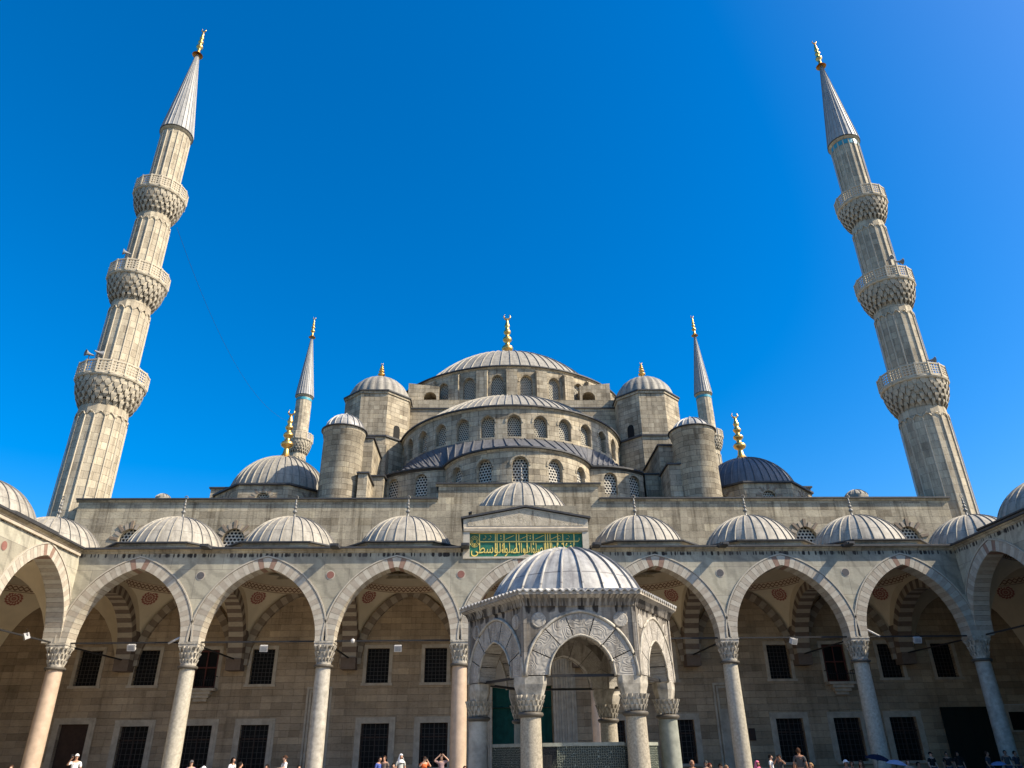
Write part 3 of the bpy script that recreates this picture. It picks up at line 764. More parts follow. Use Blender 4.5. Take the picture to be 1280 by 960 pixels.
# medallions
for i, x in enumerate(CXS[1:-1]):
    for r_, mt, d_ in ((.235, 'voussoir_pale', -.012), (.185, 'red_marble_disc', -.024)):
        m_ = MB(); n = 22; P = [mf(x+r_*cos(2*pi*k/n), 9.83+r_*sin(2*pi*k/n), d_) for k in range(n)]
        Q = [mf(x+r_*cos(2*pi*k/n), 9.83+r_*sin(2*pi*k/n), 0) for k in range(n)]
        m_.face(P, tone=[1, 1, 0, 0, 0, 1, 1, 1][i+1] if mt[0] == 'r' else .2)
        if mt[0] == 'r' and i in (2, 3): m_.t = [0]
        for k in range(n): m_.face([P[k], P[(k+1) % n], Q[(k+1) % n], Q[k]])
        if mt[0] == 'v': par = m_.build('medallion', mt, FA)
        else: m_.build('disc', mt, par)
# columns, ties, cross arches, vaults
for i, x in enumerate(CXS):
    column(FA, x, 38.62, COLM[i])
    trans_arch(FA, mf, x if abs(x) < 20 else x-.0)
    bar(FA, (x, 38.7, ZS-.02), (x, WY-.8, ZS-.02))
    if 0 < i < 7:
        s = MB(); s.box(x+.0, x+.42, 37.36, 38.1, 11.1, 11.26); s.box(x+.08, x+.34, 37.3, 37.36, 11.13, 11.22); s.build('water_spout', 'eave_lead', FA)
bar(FA, (-22.9, 38.6, ZS+.03), (-3.4, 38.6, ZS+.03)); bar(FA, (-3.4, 38.6, ZS+.03), (3.4, 38.6, ZS+.03)); bar(FA, (3.4, 38.6, ZS+.03), (22.9, 38.6, ZS+.03))
DM = (.8+DW)/2
for i, (a, b_) in enumerate(zip(CXS, CXS[1:])):
    uc, hb = (a+b_)/2, (b_-a)/2
    vault(FA, mf, uc, hb, DM, (DW-.8)/2)
    wall_arch(FA, mf, uc, hb, DW)
    if i == 3: portico_dome(FA, mf, 0, DC, R=2.85, z0=13.2, zb=13.75, H=2.15, hu=2.95, hd=3.0, nr=28)
    else: portico_dome(FA, mf, uc, DC, rot=.05*i)
# raised drum block under the centre dome and the lead roof between the domes
b = MB(); b.box(-2.9, 2.9, 38.95, 46.1, 11.2, 13.7); b.build('dome_block', 'weathered_limestone', FA)
b = MB()
for a, b_ in zip(CXS, CXS[1:]):
    c_, h_ = (a+b_)/2, (b_-a)/2
    b.face([mf(a, 11.28, .3), mf(b_, 11.28, .3), mf(b_, 11.3, .6), mf(a, 11.3, .6)])
    b.face([mf(a, 11.3, .6), mf(c_-2.2, 11.3, .6), mf(c_-2.2, 11.3, DW), mf(a, 11.3, DW)]); b.face([mf(c_+2.2, 11.3, .6), mf(b_, 11.3, .6), mf(b_, 11.3, DW), mf(c_+2.2, 11.3, DW)])
    b.face([mf(c_-2.2, 11.3, 6.6), mf(c_+2.2, 11.3, 6.6), mf(c_+2.2, 11.3, DW), mf(c_-2.2, 11.3, DW)])
b.build('lead_roof', 'pale_lead', FA)

# ---------------------------------------------------------------- side arcades
WC = [38.62-6.6*k for k in range(8)]
def wing(side, label):
    mp = planeXp(-22.9) if side < 0 else planeXm(22.9)
    root = thing('arcade', label, 'arcade', (side*23.3, 15, FL))
    cols = WC[::-1]
    arcade(root, mp, cols, 'facade_marble' if side < 0 else 'facade_marble', cols[0], 38.2)
    b = MB(); us = [cols[0], 38.45]; strip(b, mp, CORN, us); b.build('cornice', 'weathered_limestone', root)
    b = MB(); strip(b, mp, EAVE, us); b.build('eave', 'eave_lead', root)
    if side < 0:                                               # ribbed stone course below the eaves
        b = MB(); b.box(-22.9, -22.78, cols[0], 37.95, 10.80, 10.95)
        b.box(-22.9, -22.74, cols[0], 37.93, 10.953, 10.958)
        b.build('dentil_course', 'frame_stone', root)
    for k, y in enumerate(WC[1:]):
        column(root, side*23.3, y, ['grey_granite', 'porphyry'][k % 2])
        if k < 4: trans_arch(root, mp, y); bar(root, (side*23.3, y, ZS-.02), (side*30.1, y, ZS-.02))
    bar(root, (side*23.3, cols[0], ZS+.03), (side*23.3, 38.5, ZS+.03))
    for k in range(7):
        a, b_ = WC[k+1], WC[k]; uc = (a+b_)/2
        if k < 4: vault(root, mp, uc, 3.3, DM, (DW-.8)/2, detail=False); wall_arch(root, mp, uc, 3.3, DW)
        portico_dome(root, mp, uc, DC, rot=.1*k, fin=k < 4)
        if k < 4:
            m_ = MB(); n = 20; y = WC[k+1]
            m_.face([mp(y+.2*cos(2*pi*j/n), 9.83+.2*sin(2*pi*j/n), -.02) for j in range(n)], tone=0); m_.build('medallion', 'red_marble_disc', root)
    # back wall with windows, and the roof
    mw = (lambda u, z, d: mp(u, z, DW+d)); w = MB(); ops = []
    for k in range(7):
        y = (WC[k]+WC[k+1])/2
        for dy in (-1.6, 1.6): ops.append(opening(y+dy, .62, 5.1, 7.0))
    holed(w, mw, cols[0], WY, 0, 11.3, ops, .3); w.build('outer_wall', 'inner_wall', root)
    for k, o in enumerate(ops[:8]): window_fill(root, mw, o, True)
    b = MB()
    for k in range(7):
        a, b_ = WC[k+1], WC[k]; c_ = (a+b_)/2
        b.face([mp(a, 11.28, .3), mp(b_, 11.28, .3), mp(b_, 11.3, .6), mp(a, 11.3, .6)])
        b.face([mp(a, 11.3, .6), mp(c_-2.2, 11.3, .6), mp(c_-2.2, 11.3, DW+.6), mp(a, 11.3, DW+.6)]); b.face([mp(c_+2.2, 11.3, .6), mp(b_, 11.3, .6), mp(b_, 11.3, DW+.6), mp(c_+2.2, 11.3, DW+.6)])
        b.face([mp(c_-2.2, 11.3, 6.6), mp(c_+2.2, 11.3, 6.6), mp(c_+2.2, 11.3, DW+.6), mp(c_-2.2, 11.3, DW+.6)])
    b.face([mp(38.5, 11.3, .0), mp(WY, 11.3, .0), mp(WY, 11.3, .9), mp(38.5, 11.3, .9)])
    b.face([mp(38.3, 11.304, .9), mp(39.9, 11.304, .9), mp(39.9, 11.304, DW+.6), mp(38.3, 11.304, DW+.6)]); b.face([mp(44.6, 11.304, .9), mp(WY, 11.304, .9), mp(WY, 11.304, DW+.6), mp(44.6, 11.304, DW+.6)]); b.face([mp(39.9, 11.304, 6.6), mp(44.6, 11.304, 6.6), mp(44.6, 11.304, DW+.6), mp(39.9, 11.304, DW+.6)]); b.face([mp(39.9, 11.304, .9), mp(44.6, 11.304, .9), mp(44.6, 11.304, 1.6), mp(39.9, 11.304, 1.6)]); b.build('lead_roof', 'pale_lead', root)
    # corner bay
    vault(root, mp, (38.9+WY)/2, 3.6, DM, (DW-.8)/2, detail=False)
    portico_dome(root, mp, 38.2+DC, DC, rot=.2)
    fixparent(root)
    return root
def window_fill(parent, mapf, o, small=False, grille=True, door=False, sill=True, fw=.2, mat='dark_glass'):
    """stone surround, sill, dark opening and iron grille"""
    f = MB(); u, a, zb, zs = o['uc'], o['a'], o['zb'], o['zs']
    def slab(u0, u1, z0, z1, d0, d1):
        p, q = mapf(u0, z0, d0), mapf(u1, z1, d1)
        f.box(min(p[0], q[0]), max(p[0], q[0]), min(p[1], q[1]), max(p[1], q[1]), z0, z1)
    slab(u-a-fw, u-a-.002, zb, zs, -.035, .12); slab(u+a+.002, u+a+fw, zb, zs, -.035, .12); slab(u-a-fw, u+a+fw, zs+.002, zs+fw, -.035, .12)
    if sill: slab(u-a-fw-.06, u+a+fw+.06, zb-.14, zb-.002, -.10, .12)
    if not small: slab(u-a-fw-.14, u-a-fw-.003, zb, zs+fw, -.02, .1); slab(u+a+fw+.003, u+a+fw+.14, zb, zs+fw, -.02, .1); slab(u-a-fw-.14, u+a+fw+.14, zs+fw+.003, zs+fw+.12, -.06, .1)
    w = f.build('window' if not door else 'door', 'frame_stone', parent)
    p = MB(); pane(p, mapf, o, .28, 1); p.build('pane' if not door else 'door_leaf', mat, w)
    if grille:
        f = MB(); nu, nz = (6, 8) if not small else (6, 9)
        for i in range(1, nu): x = u-a+2*a*i/nu; slab(x-.013, x+.013, zb, zs, .1, .126)
        for i in range(1, nz): z = zb+(zs-zb)*i/nz; slab(u-a, u+a, z-.013, z+.013, .127, .15)
        f.build('grille', 'grille_iron', w)
        if not small:
            f = MB()
            for x0, x1, z0, z1 in ((u-.035, u+.035, zb, zs), (u-a, u+a, zs-.75, zs-.67), (u-a+.05, u-a+.11, zb, zs), (u+a-.11, u+a-.05, zb, zs)): slab(x0, x1, z0, z1, .2, .24)
            f.build('casement', 'brown_door', w)
    return w
WL = wing(-1, 'sunlit arched side portico running towards the camera at the left edge')
WR = wing(1, 'shaded arched side portico running towards the camera at the right edge')
fixparent(FA)
# ================================================================== prayer hall
PH = thing('mosque', 'great stone mosque with cascading lead domes rising behind the courtyard arcade', 'mosque', (0, 66, 0))
mw = planeY(WY)
X = lambda px, py=830: at(px, py, WY).x
Z = lambda px, py: at(px, py, WY).z
up = [at(q, 835, WY).x for q in (110.5, 182.5, 327.5, 472, 544.5)]+[5.1, 8.45]+[at(q, 828, WY).x for q in (974, 1113.5, 1181)]
lo = [at(q, 906, WY).x for q in (169, 248, 319, 469, 542.5)]+[5.1, at(850, 900, WY).x]+[at(q, 897, WY).x for q in (986, 1058, 1128)]
ops_u = [opening(x, .65, 5.3, 7.22) for x in up]
bal = [opening(x, .68, 5.1, 7.22) for x in (at(258, 830, WY).x, at(1044, 828, WY).x)]
ops_l = [opening(x, .79, .9, 3.16) for x in lo]
dr = opening(at(93, 905, WY).x, .82, FL, 3.3)
portal = opening(0, 1.72, FL, 5.05, 0)
w = MB(); holed(w, mw, -31, 31, 3.9, 11.28, ops_u+bal+[dict(portal, zb=3.9)], .3, reveal=True)
w.build('courtyard_wall', 'inner_wall', PH)
w = MB(); holed(w, mw, -31, 31, 0, 3.9, ops_l+[dr, dict(portal, zs=3.9)], .3); w.build('lower_wall', 'inner_wall', PH)
for o in ops_u: window_fill(PH, mw, o, True)
for o in ops_l: window_fill(PH, mw, o)
window_fill(PH, mw, dr, door=True, grille=False, sill=False, mat='brown_door')
for o in bal:                                                  # wooden loggia windows on a stone corbel
    wdw = window_fill(PH, mw, o, True, grille=False, sill=False)
    wdw['label'] = 'tall window with wooden shutters behind a small railed balcony'
    x = o['uc']; f = MB()
    for u in (-.62, -.02, .58): f.box(x+u, x+u+.06, WY+.05, WY+.12, 5.15, 7.15)
    for z in (5.15, 6.2, 7.1): f.box(x-.62, x+.64, WY+.04, WY+.13, z, z+.07)
    f.build('shutter', 'red_wood', wdw)
    f = MB(); f.box(x-.85, x+.85, WY-.62, WY-.04, 4.94, 5.08)
    for k, e in enumerate((.5, .36, .2)): f.box(x-.62+k*.12, x+.62-k*.12, WY-e, WY-.04, 4.76-.18*k, 4.94-.18*k-.002)
    f.build('balcony', 'frame_stone', wdw)
    f = MB()
    for k in range(13): u = x-.8+1.6*k/12; f.tube([(u, WY-.56, 5.08), (u, WY-.62, 5.35), (u, WY-.56, 5.7)], .014, 4)
    for y in (WY-.56,): f.tube([(x-.8, y, 5.52), (x+.8, y, 5.52)], .022, 5)
    for sx in (-.8, .8): f.tube([(x+sx, WY-.56, 5.72), (x+sx, WY-.05, 5.72)], .022, 5)
    f.build('railing', 'iron', wdw)
# blind framed niches on either side
for x in (at(397, 890, WY).x, at(909, 885, WY).x):
    f = MB()
    for e, d in ((.0, .05), (.18, .09)):
        f.box(x-.72+e, x-.6+e, WY-d, WY-.003, FL, 5.0-e); f.box(x+.6-e, x+.72-e, WY-d, WY-.003, FL, 5.0-e); f.box(x-.72+e, x+.72-e, WY-d+.002, WY-.005, 5.0-e+.002, 5.12-e)
    f.box(x-.4, x+.4, WY-.03, WY-.006, .5, 3.7, .4)
    f.build('blind_niche', 'frame_stone', PH)
# portal: stepped marble frame, green curtain
f = MB()
for k in range(9):
    e0 = 1.76+k*.155; d = .55-.05*k+(.06 if k % 2 else 0)
    f.box(-e0-.14, -e0, WY-d, WY-.003, FL, 9.2+.12*k); f.box(e0, e0+.14, WY-d, WY-.003, FL, 9.2+.12*k); f.box(-e0-.14, e0+.14, WY-d, WY-.004, 9.2+.12*k+.002, 9.32+.12*k)
PT = f.build('portal', 'frame_stone', PH)
f = MB(); f.box(-1.76, 1.76, WY-.2, WY+.2, 5.05, 9.2)
for t in range(5):
    for k in range(9-t): x = (k-(8-t)/2)*.36; f.box(x-.13, x+.13, WY-.24-.05*t, WY-.19, 6.0+.5*t, 6.42+.5*t)
f.build('stalactite_niche', 'voussoir_wall', PT)
f = MB()
n = 40
for k in range(n):
    a, b = -1.72+3.44*k/n, -1.72+3.44*(k+1)/n; q = lambda u: WY+.24+.04*sin(u*14)
    f.face([(a, q(a), .45), (b, q(b), .45), (b, q(b), 5.05), (a, q(a), 5.05)], smooth=True)
f.build('curtain', 'green_curtain', PT)
f = MB(); f.box(-1.72, 1.72, WY+.1, WY+.18, 1.75, 1.9); f.box(-.05, .05, WY+.1, WY+.19, FL, 5.05); f.build('door_rail', 'iron', PT)
# upper wall seen above the arcade
def upper(x0, x1, zt, ops):
    w = MB(); holed(w, mw, x0, x1, 11.28, zt, ops, .28, n=12); return w.build('upper_wall', 'weathered_limestone', PH)
uo = [opening(x, .72, 12.3, at(292, 676, WY).z, .82) for x in (at(163, 668, WY).x, at(292, 672, WY).x, at(1008, 668, WY).x, at(1137, 668, WY).x)]
for o in uo: o['a'] = .7
UT, UC = Z(100, 624)-.12, Z(548, 604.5)-.12
XL, XR = at(100, 624, WY).x, at(1183, 622, WY).x
upper(XL, -5.25, UT, [o for o in uo if o['uc'] < 0]); upper(-5.25, 5.25, UC, []); upper(5.25, XR, UT, [o for o in uo if o['uc'] > 0])
w = MB()
for s_ in (-1, 1): w.box(min(s_*5.25, s_*5.26), max(s_*5.25, s_*5.26), WY, 51.5, UT, UC)
for x, s_ in ((XL, -1), (XR, 1)): w.face([(x, WY, 0), (x, 90, 0), (x, 90, UT), (x, WY, UT)]); w.box(min(x, x-s_*.01), max(x, x-s_*.01), WY-1.3, WY, 11.3, 14.6)
w.build('side_wall', 'weathered_limestone', PH)
for x0, x1, z in ((XL-.15, -5.3, UT), (-5.45, 5.45, UC), (5.3, XR+.15, UT)):
    b = MB(); us = [x0, x1]; strip(b, mw, [(0, z-.1), (-.07, z-.06), (-.1, z), (-.1, z+.04)], us); co = b.build('cornice', 'weathered_limestone', PH)
    b = MB(); strip(b, mw, [(-.1, z+.03), (-.2, z+.04), (-.2, z+.13), (.6, z+.19)], us); b.face([(x0, WY+.6, z+.19), (x1, WY+.6, z+.19), (x1, WY+5.2, z+.28), (x0, WY+5.2, z+.28)]); b.build('coping', 'eave_lead', co)
for o in uo:
    p = MB(); pane(p, mw, o, .26); wn = p.build('window', 'wide_lattice', PH)
    f = MB(); a_ = arch_pts(o['a']+.02, .78, 14, 0)
    for k in range(9):                                         # flared stones round the window head
        t = pi*(k+.5)/9; L = .36 if k % 2 else .52; e = Vector((-cos(t), 0, sin(t))); c = Vector((o['uc'], WY-.03, o['zs']))+Vector((-cos(t)*.72, 0, sin(t)*.78)); s_ = Vector((e.z, 0, -e.x))
        if k % 2 == 0: f.obox(c+e*L/2, e*L/2, s_*.085, (0, .045, 0), tone=1)
        else: f.obox(c+e*L/2, e*L/2, s_*.1, (0, .02, 0), tone=.2)
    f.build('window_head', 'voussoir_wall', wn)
# hall roof and rear body
b = MB(); b.face([(XL, WY+.5, UT+.1), (XR, WY+.5, UT+.1), (XR, 90, UT+.1), (XL, 90, UT+.1)]); b.box(XL, XR, 89.9, 90, 0, UT)
b.build('flat_roof', 'grey_lead', PH)

def lead_cap(parent, pts, z, e=.12, t=.12, name='coping'):
    """lead-covered ledge on top of a polygonal block"""
    cx_ = sum(p[0] for p in pts)/len(pts); cy_ = sum(p[1] for p in pts)/len(pts)
    q = []
    n = len(pts)
    for i in range(n):
        a, b, c = Vector(pts[i-1]), Vector(pts[i]), Vector(pts[(i+1) % n])
        n1 = Vector(((b-a).y, -(b-a).x)).normalized(); n2 = Vector(((c-b).y, -(c-b).x)).normalized(); m_ = (n1+n2).normalized()
        if m_.dot(b-Vector((cx_, cy_))) < 0: m_ = -m_
        q.append(tuple(b+m_*e/max(.5, abs(m_.dot(n1)))))
    k = MB(); k.prism(q, z, z+t); return k.build(name, 'eave_lead', parent)
def block(parent, x0, x1, y0, y1, z0, z1, name='buttress', mat='limestone', cap=True):
    b = MB(); b.box(x0, x1, y0, y1, z0, z1); o = b.build(name, mat, parent)
    if cap: lead_cap(o, [(x0, y0), (x1, y0), (x1, y1), (x0, y1)], z1)
    return o
def drum_part(parent, c, R, z0, z1, a0, a1, wins, depth=.35, wa=.55, wzb=None, wzs=None, wh=.7, name='drum', lat='window_lattice', eave=True, hood=0, pil=None):
    f = drumf(c, R); ops = [opening(t*R, wa, wzb, wzs, wh) for t in wins]
    b = MB(); holed(b, f, a0*R, a1*R, z0, z1, ops, depth, du=.45, n=10)
    if hood:                                                   # deep moulded surround
        for o in ops:
            A, B = arch_pts(wa+.04, wh+.04, 8), arch_pts(wa+.04, wh+.04, 8, .14)
            Q = lambda p, d: f(o['uc']+p[0], o['zs']+p[1], d)
            for i in range(len(A)-1):
                b.face([Q(A[i], -.05), Q(A[i+1], -.05), Q(B[i+1], -.05), Q(B[i], -.05)], tone=0); b.face([Q(B[i], -.05), Q(B[i+1], -.05), Q(B[i+1], 0), Q(B[i], 0)]); b.face([Q(A[i], -.05), Q(A[i+1], -.05), Q(A[i+1], 0), Q(A[i], 0)])
    d = b.build(name, 'limestone', parent)
    us = frange(a0*R, a1*R, max(8, int((a1-a0)*R/.4)))
    b = MB(); strip(b, f, [(0, z1-.12), (-.06, z1-.08), (-.12, z1), (-.12, z1+.03)], us); b.build('cornice', 'limestone', d)
    if eave: b = MB(); strip(b, f, [(-.12, z1+.02), (-.26, z1+.03), (-.26, z1+.15), (.7, z1+.25)], us); b.build('eave', 'eave_lead', d)
    for o in ops: p = MB(); pane(p, f, o, depth-.02, 8); p.build('window', lat, d)
    if pil:
        for t in pil:
            b = MB(); e = Vector((sin(t), -cos(t), 0)); g_ = Vector((cos(t), sin(t), 0)); ctr = Vector((c[0], c[1], 0))+e*(R+.06)
            zt_ = z1-.5; b.obox(ctr+Vector((0, 0, (z0+zt_)/2)), g_*.52, e*.42, Vector((0, 0, (zt_-z0)/2)))
            b.obox(ctr-e*.1+Vector((0, 0, zt_+.04)), g_*.56, e*.38, Vector((0, 0, .05))); b.build('pilaster', 'limestone', d)
    return d
# -- main drum and dome
Yn = 63.0; P = at(639.5, 459, Yn); RM = .2*Yn; MC = (P.x, Yn+RM, 0); ZM = P.z
sp = 2*pi/28
drum_part(PH, MC, RM, ZM-4.0, ZM, -1.75, 1.75, [sp*(k+.5) for k in range(-6, 6)], wa=.6, wzb=ZM-3.2, wzs=ZM-1.55, wh=.72, pil=[sp*k for k in range(-5, 6)], hood=1)
d = MB(); cM = (MC[0], MC[1], ZM+.2); RD = RM*.885; HM = dome_h(cM, RD, ZM+.2, 438.5)
d.lathe([(RM-.1, ZM+.22), (RD, ZM+.32)], (MC[0], MC[1], 0), 96)
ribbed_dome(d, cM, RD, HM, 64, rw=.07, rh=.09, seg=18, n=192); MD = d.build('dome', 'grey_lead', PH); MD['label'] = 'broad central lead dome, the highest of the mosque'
def finial_to(parent, c, zb, py, w, mat='gold', name='finial', crescent=True):
    lo_, hi_ = .3, 12
    for _ in range(30):
        m_ = (lo_+hi_)/2
        if pj(c[0], c[1], zb+m_)[1] > py: lo_ = m_
        else: hi_ = m_
    f = MB(); finial(f, (c[0], c[1], zb-.05), lo_, w, crescent); return f.build(name, mat, parent)
finial_to(MD, MC, ZM+.2+HM, 391, .66)
# -- semi-dome below it
Yn = 53.0; P = at(642.5, 509, Yn); RS = .186*Yn; SC_ = (P.x, Yn+RS, 0); ZSD = P.z
P2 = at(643, 549, Yn)
wz = P2.z
drum_part(PH, SC_, RS, wz-2.2, ZSD, -1.62, 1.62, [R_(12.3*k) for k in range(-6, 7)], wa=.56, wzb=at(647, 545.5, Yn).z, wzs=at(647, 527.5, Yn).z, wh=.62, hood=1, depth=.42)
d = MB(); cS = (SC_[0], SC_[1], ZSD+.15); HS = dome_h(cS, RS-.4, ZSD+.15, 494)
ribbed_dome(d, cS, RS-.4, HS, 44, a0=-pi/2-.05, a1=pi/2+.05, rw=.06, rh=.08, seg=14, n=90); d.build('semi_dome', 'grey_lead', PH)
b = MB(); b.box(MC[0]-10.6, MC[0]+10.6, SC_[1], SC_[1]+2, 15, ZM-3.6); 
o = b.build('main_arch_wall', 'limestone', PH)
# flat walls between the drum and the corner turrets, with dark copings
YA = 62.6
for xa, xb, py in ((507, 560, 511.5), (716, 775, 511)):
    a, b_ = at(xa, py, YA), at(xb, py, YA)
    block(PH, a.x, b_.x, YA, YA+6, 15, a.z, 'parapet_wall')
# -- exedra storey
Yn = 48.3; P = at(650, 561, Yn); RE = .118*Yn; EC = (P.x, Yn+RE, 0); ZE = P.z
zb_ = at(649, 602, Yn).z
drum_part(PH, EC, RE, 14.5, ZE, -1.6, 1.6, [R_(26.5*k) for k in (-2, -1, 0, 1, 2)], wa=.58, wzb=zb_-.1, wzs=at(649, 581, Yn).z, wh=.62, hood=1, lat='wide_lattice')
d = MB(); cE = (EC[0], EC[1], ZE+.15); HE = dome_h(cE, RE*.66, ZE+.15, 549.5)
ribbed_dome(d, cE, RE*.66, HE, 20, a0=-pi/2, a1=pi/2, rw=.05, rh=.06, seg=10, n=52); d.build('exedra_dome', 'dark_lead', PH)
# side lengths of the exedra storey: shallow curved walls to either side
def sidewall(p0, p1, bulge, wins, sgn):
    (x0, y0), (x1, y1) = p0, p1; A, B = Vector((x0, y0)), Vector((x1, y1)); L = (B-A).length; t = (B-A)/L; nrm = Vector((t.y, -t.x))
    def f(u, z, d):
        q = A+t*u+nrm*(bulge*4*(u/L)*(1-u/L)-d); return (q.x, q.y, z)
    zt_ = ZE; ops = [opening(q*L, .52, at(532, 622, 53).z, at(532, 603, 53).z, .55) for q in wins]
    b = MB(); holed(b, f, 0, L, 14.5, zt_, ops, .3, du=.5, n=10); o = b.build('exedra_wall', 'limestone', PH)
    us = frange(0, L, 12); b = MB(); strip(b, f, [(0, zt_-.12), (-.1, zt_), (-.24, zt_+.02), (-.24, zt_+.14), (.4, zt_+.2)], us); b.build('eave', 'eave_lead', o)
    for q in ops: p = MB(); pane(p, f, q, .27, 8); p.build('window', 'wide_lattice', o)
    return f, L
pl0, pl1 = onz(480, 597.5, ZE), onz(552, 586, ZE); pr0, pr1 = onz(743, 585.5, ZE), onz(803.5, 593, ZE); print('side', pl0, pl1, pr0, pr1, EC, RE); fL, LL = sidewall((pl0.x, pl0.y), (pl1.x+.6, pl1.y-.1), .5, (.18, .62), -1)
fR, LR = sidewall((pr0.x-.6, pr0.y-.1), (pr1.x, pr1.y), .5, (.36, .80), 1)
# dark lead roof rising from that storey to the windows above
b = MB(); n = 40
bot = [fL(LL*k/12, ZE+.18, -.1) for k in range(13)]+[(EC[0]+(RE+.1)*sin(t), EC[1]-(RE+.1)*cos(t), ZE+.2) for t in frange(-1.1, 1.1, 14)]+[fR(LR*k/12, ZE+.18, -.1) for k in range(13)]
NB = len(bot)-1
top = [(SC_[0]+RS*sin(t), SC_[1]-RS*cos(t), wz+.05) for t in frange(-1.62, 1.62, NB)]
u_ = 0
for i in range(NB):
    a, b2, c, d2 = map(Vector, (bot[i], bot[i+1], top[i+1], top[i])); L = (c-d2).length; H_ = (d2-a).length
    b.face([a, b2, c, d2], [(u_, 0), (u_+L, 0), (u_+L, H_), (u_, H_)])
    e = (d2-a).normalized(); s_ = (b2-a).normalized()*.04; nn = s_.cross(e).normalized(); nn = nn if nn.z > 0 else -nn
    b.obox((a+d2)/2+nn*.03, (d2-a)/2, s_, nn*.05, tone=0); u_ += L
b.build('lead_roof', 'dark_lead', PH)
# -- octagonal weight turrets
def oct_(c, R, rot=pi/8): return [(c[0]+R*sin(2*pi*k/8+rot), c[1]-R*cos(2*pi*k/8+rot)) for k in range(8)]
for s_, pl, pr_, ya, yf, yb in ((-1, (452, 488), (485.6, 487.3), 470, 453, 547), (1, (797.5, 487), (829.5, 487.5), 470, 452, 546)):
    Yf = 59.5; a, b_ = at(*pl, Yf), at(*pr_, Yf); w_ = b_.x-a.x; R = w_/(2*sin(pi/8)); c = ((a.x+b_.x)/2, Yf+R*cos(pi/8)); z = (a.z+b_.z)/2-.12
    zl = at((pl[0]+pr_[0])/2, yb, Yf).z
    b = MB(); b.prism(oct_(c, R), zl, z); T = b.build('turret', 'limestone', PH)
    b = MB(); b.prism(oct_(c, R+.1), z-.22, z-.0); b.build('cornice', 'limestone', T)
    lead_cap(T, oct_(c, R+.08), z+.002, .12, .12)
    b = MB(); b.prism(oct_(c, R+.22), 15, zl-.02); T2 = b.build('turret_base', 'limestone', PH); lead_cap(T2, oct_(c, R+.22), zl-.018, .14, .16)
    d = MB(); cd = (c[0], c[1], z+.12); H = dome_h(cd, R*.9, z+.12, ya); nR = 22
    # lobed dome: 22 gores that bulge between their seams
    pr = cap_prof(R*.9, H, 12); n = nR*6
    for i in range(len(pr)-1):
        for k in range(n):
            def q(r, zz, k): t = 2*pi*k/n; bb = 1+.045*abs(sin(t*nR/2))-.02; return (c[0]+r*bb*sin(t), c[1]-r*bb*cos(t), cd[2]+zz)
            (r0, z0), (r1, z1) = pr[i], pr[i+1]; tn = .0 if (k % 6) not in (0, 5) else .5
            d.face([q(r0, z0, k), q(r0, z0, k+1), q(r1, z1, k+1), q(r1, z1, k)] if r1 > 1e-6 else [q(r0, z0, k), q(r0, z0, k+1), (c[0], c[1], cd[2]+H)], tone=tn, smooth=True)
    D_ = d.build('dome', 'grey_lead', T); finial_to(T, c, z+.12+H, yf, .34)
    f = MB(); ft = R_(45)*s_*-1
    e = Vector((sin(ft), -cos(ft), 0)); g_ = Vector((cos(ft), sin(ft), 0)); cc = Vector((c[0], c[1], 0))+e*(R*cos(pi/8)-.0); zz = zl+.85
    A = [cc+g_*x_+Vector((0, 0, zz+y_)) for x_, y_ in [(-.35, -.75), (.35, -.75)]+[(.35*cos(t), .3+.35*sin(t)) for t in frange(0, pi, 8)]]
    f.face([p_+e*.02 for p_ in A]); f.build('opening', 'dark_glass', T)
# -- buttress with an arched opening beside the main drum
for s_ in (-1, 1):
    xa, xb = ((511, 549) if s_ < 0 else (724, 762)); ya = 479
    Yb = 63.8; a, b_ = at(xa, ya, Yb), at(xb, ya+3, Yb); z0 = at(530, 512, YA).z
    mp = planeY(Yb); b = MB(); cxx = b_.x-.85 if s_ < 0 else a.x+.85
    zt_ = (lambda u, a=a, b_=b_, s_=s_: a.z-(.35 if s_ < 0 else 0)*(u-a.x)/(b_.x-a.x)-(0 if s_ < 0 else .35)*(b_.x-u)/(b_.x-a.x))
    holed(b, mp, a.x, b_.x, z0-.5, zt_, [opening(cxx, .62, z0-.6, a.z-1.55, .6)], 1.6)
    b.box(a.x, b_.x, Yb+1.6, Yb+2.4, z0-.5, a.z-.4)
    for u in (a.x, b_.x): b.face([(u, Yb, z0-.5), (u, Yb+2.4, z0-.5), (u, Yb+2.4, zt_(u)), (u, Yb, zt_(u))])
    b.face([(a.x, Yb, zt_(a.x)), (b_.x, Yb, zt_(b_.x)), (b_.x, Yb+2.4, zt_(b_.x)), (a.x, Yb+2.4, zt_(a.x))])
    b.build('flying_buttress', 'limestone', PH)
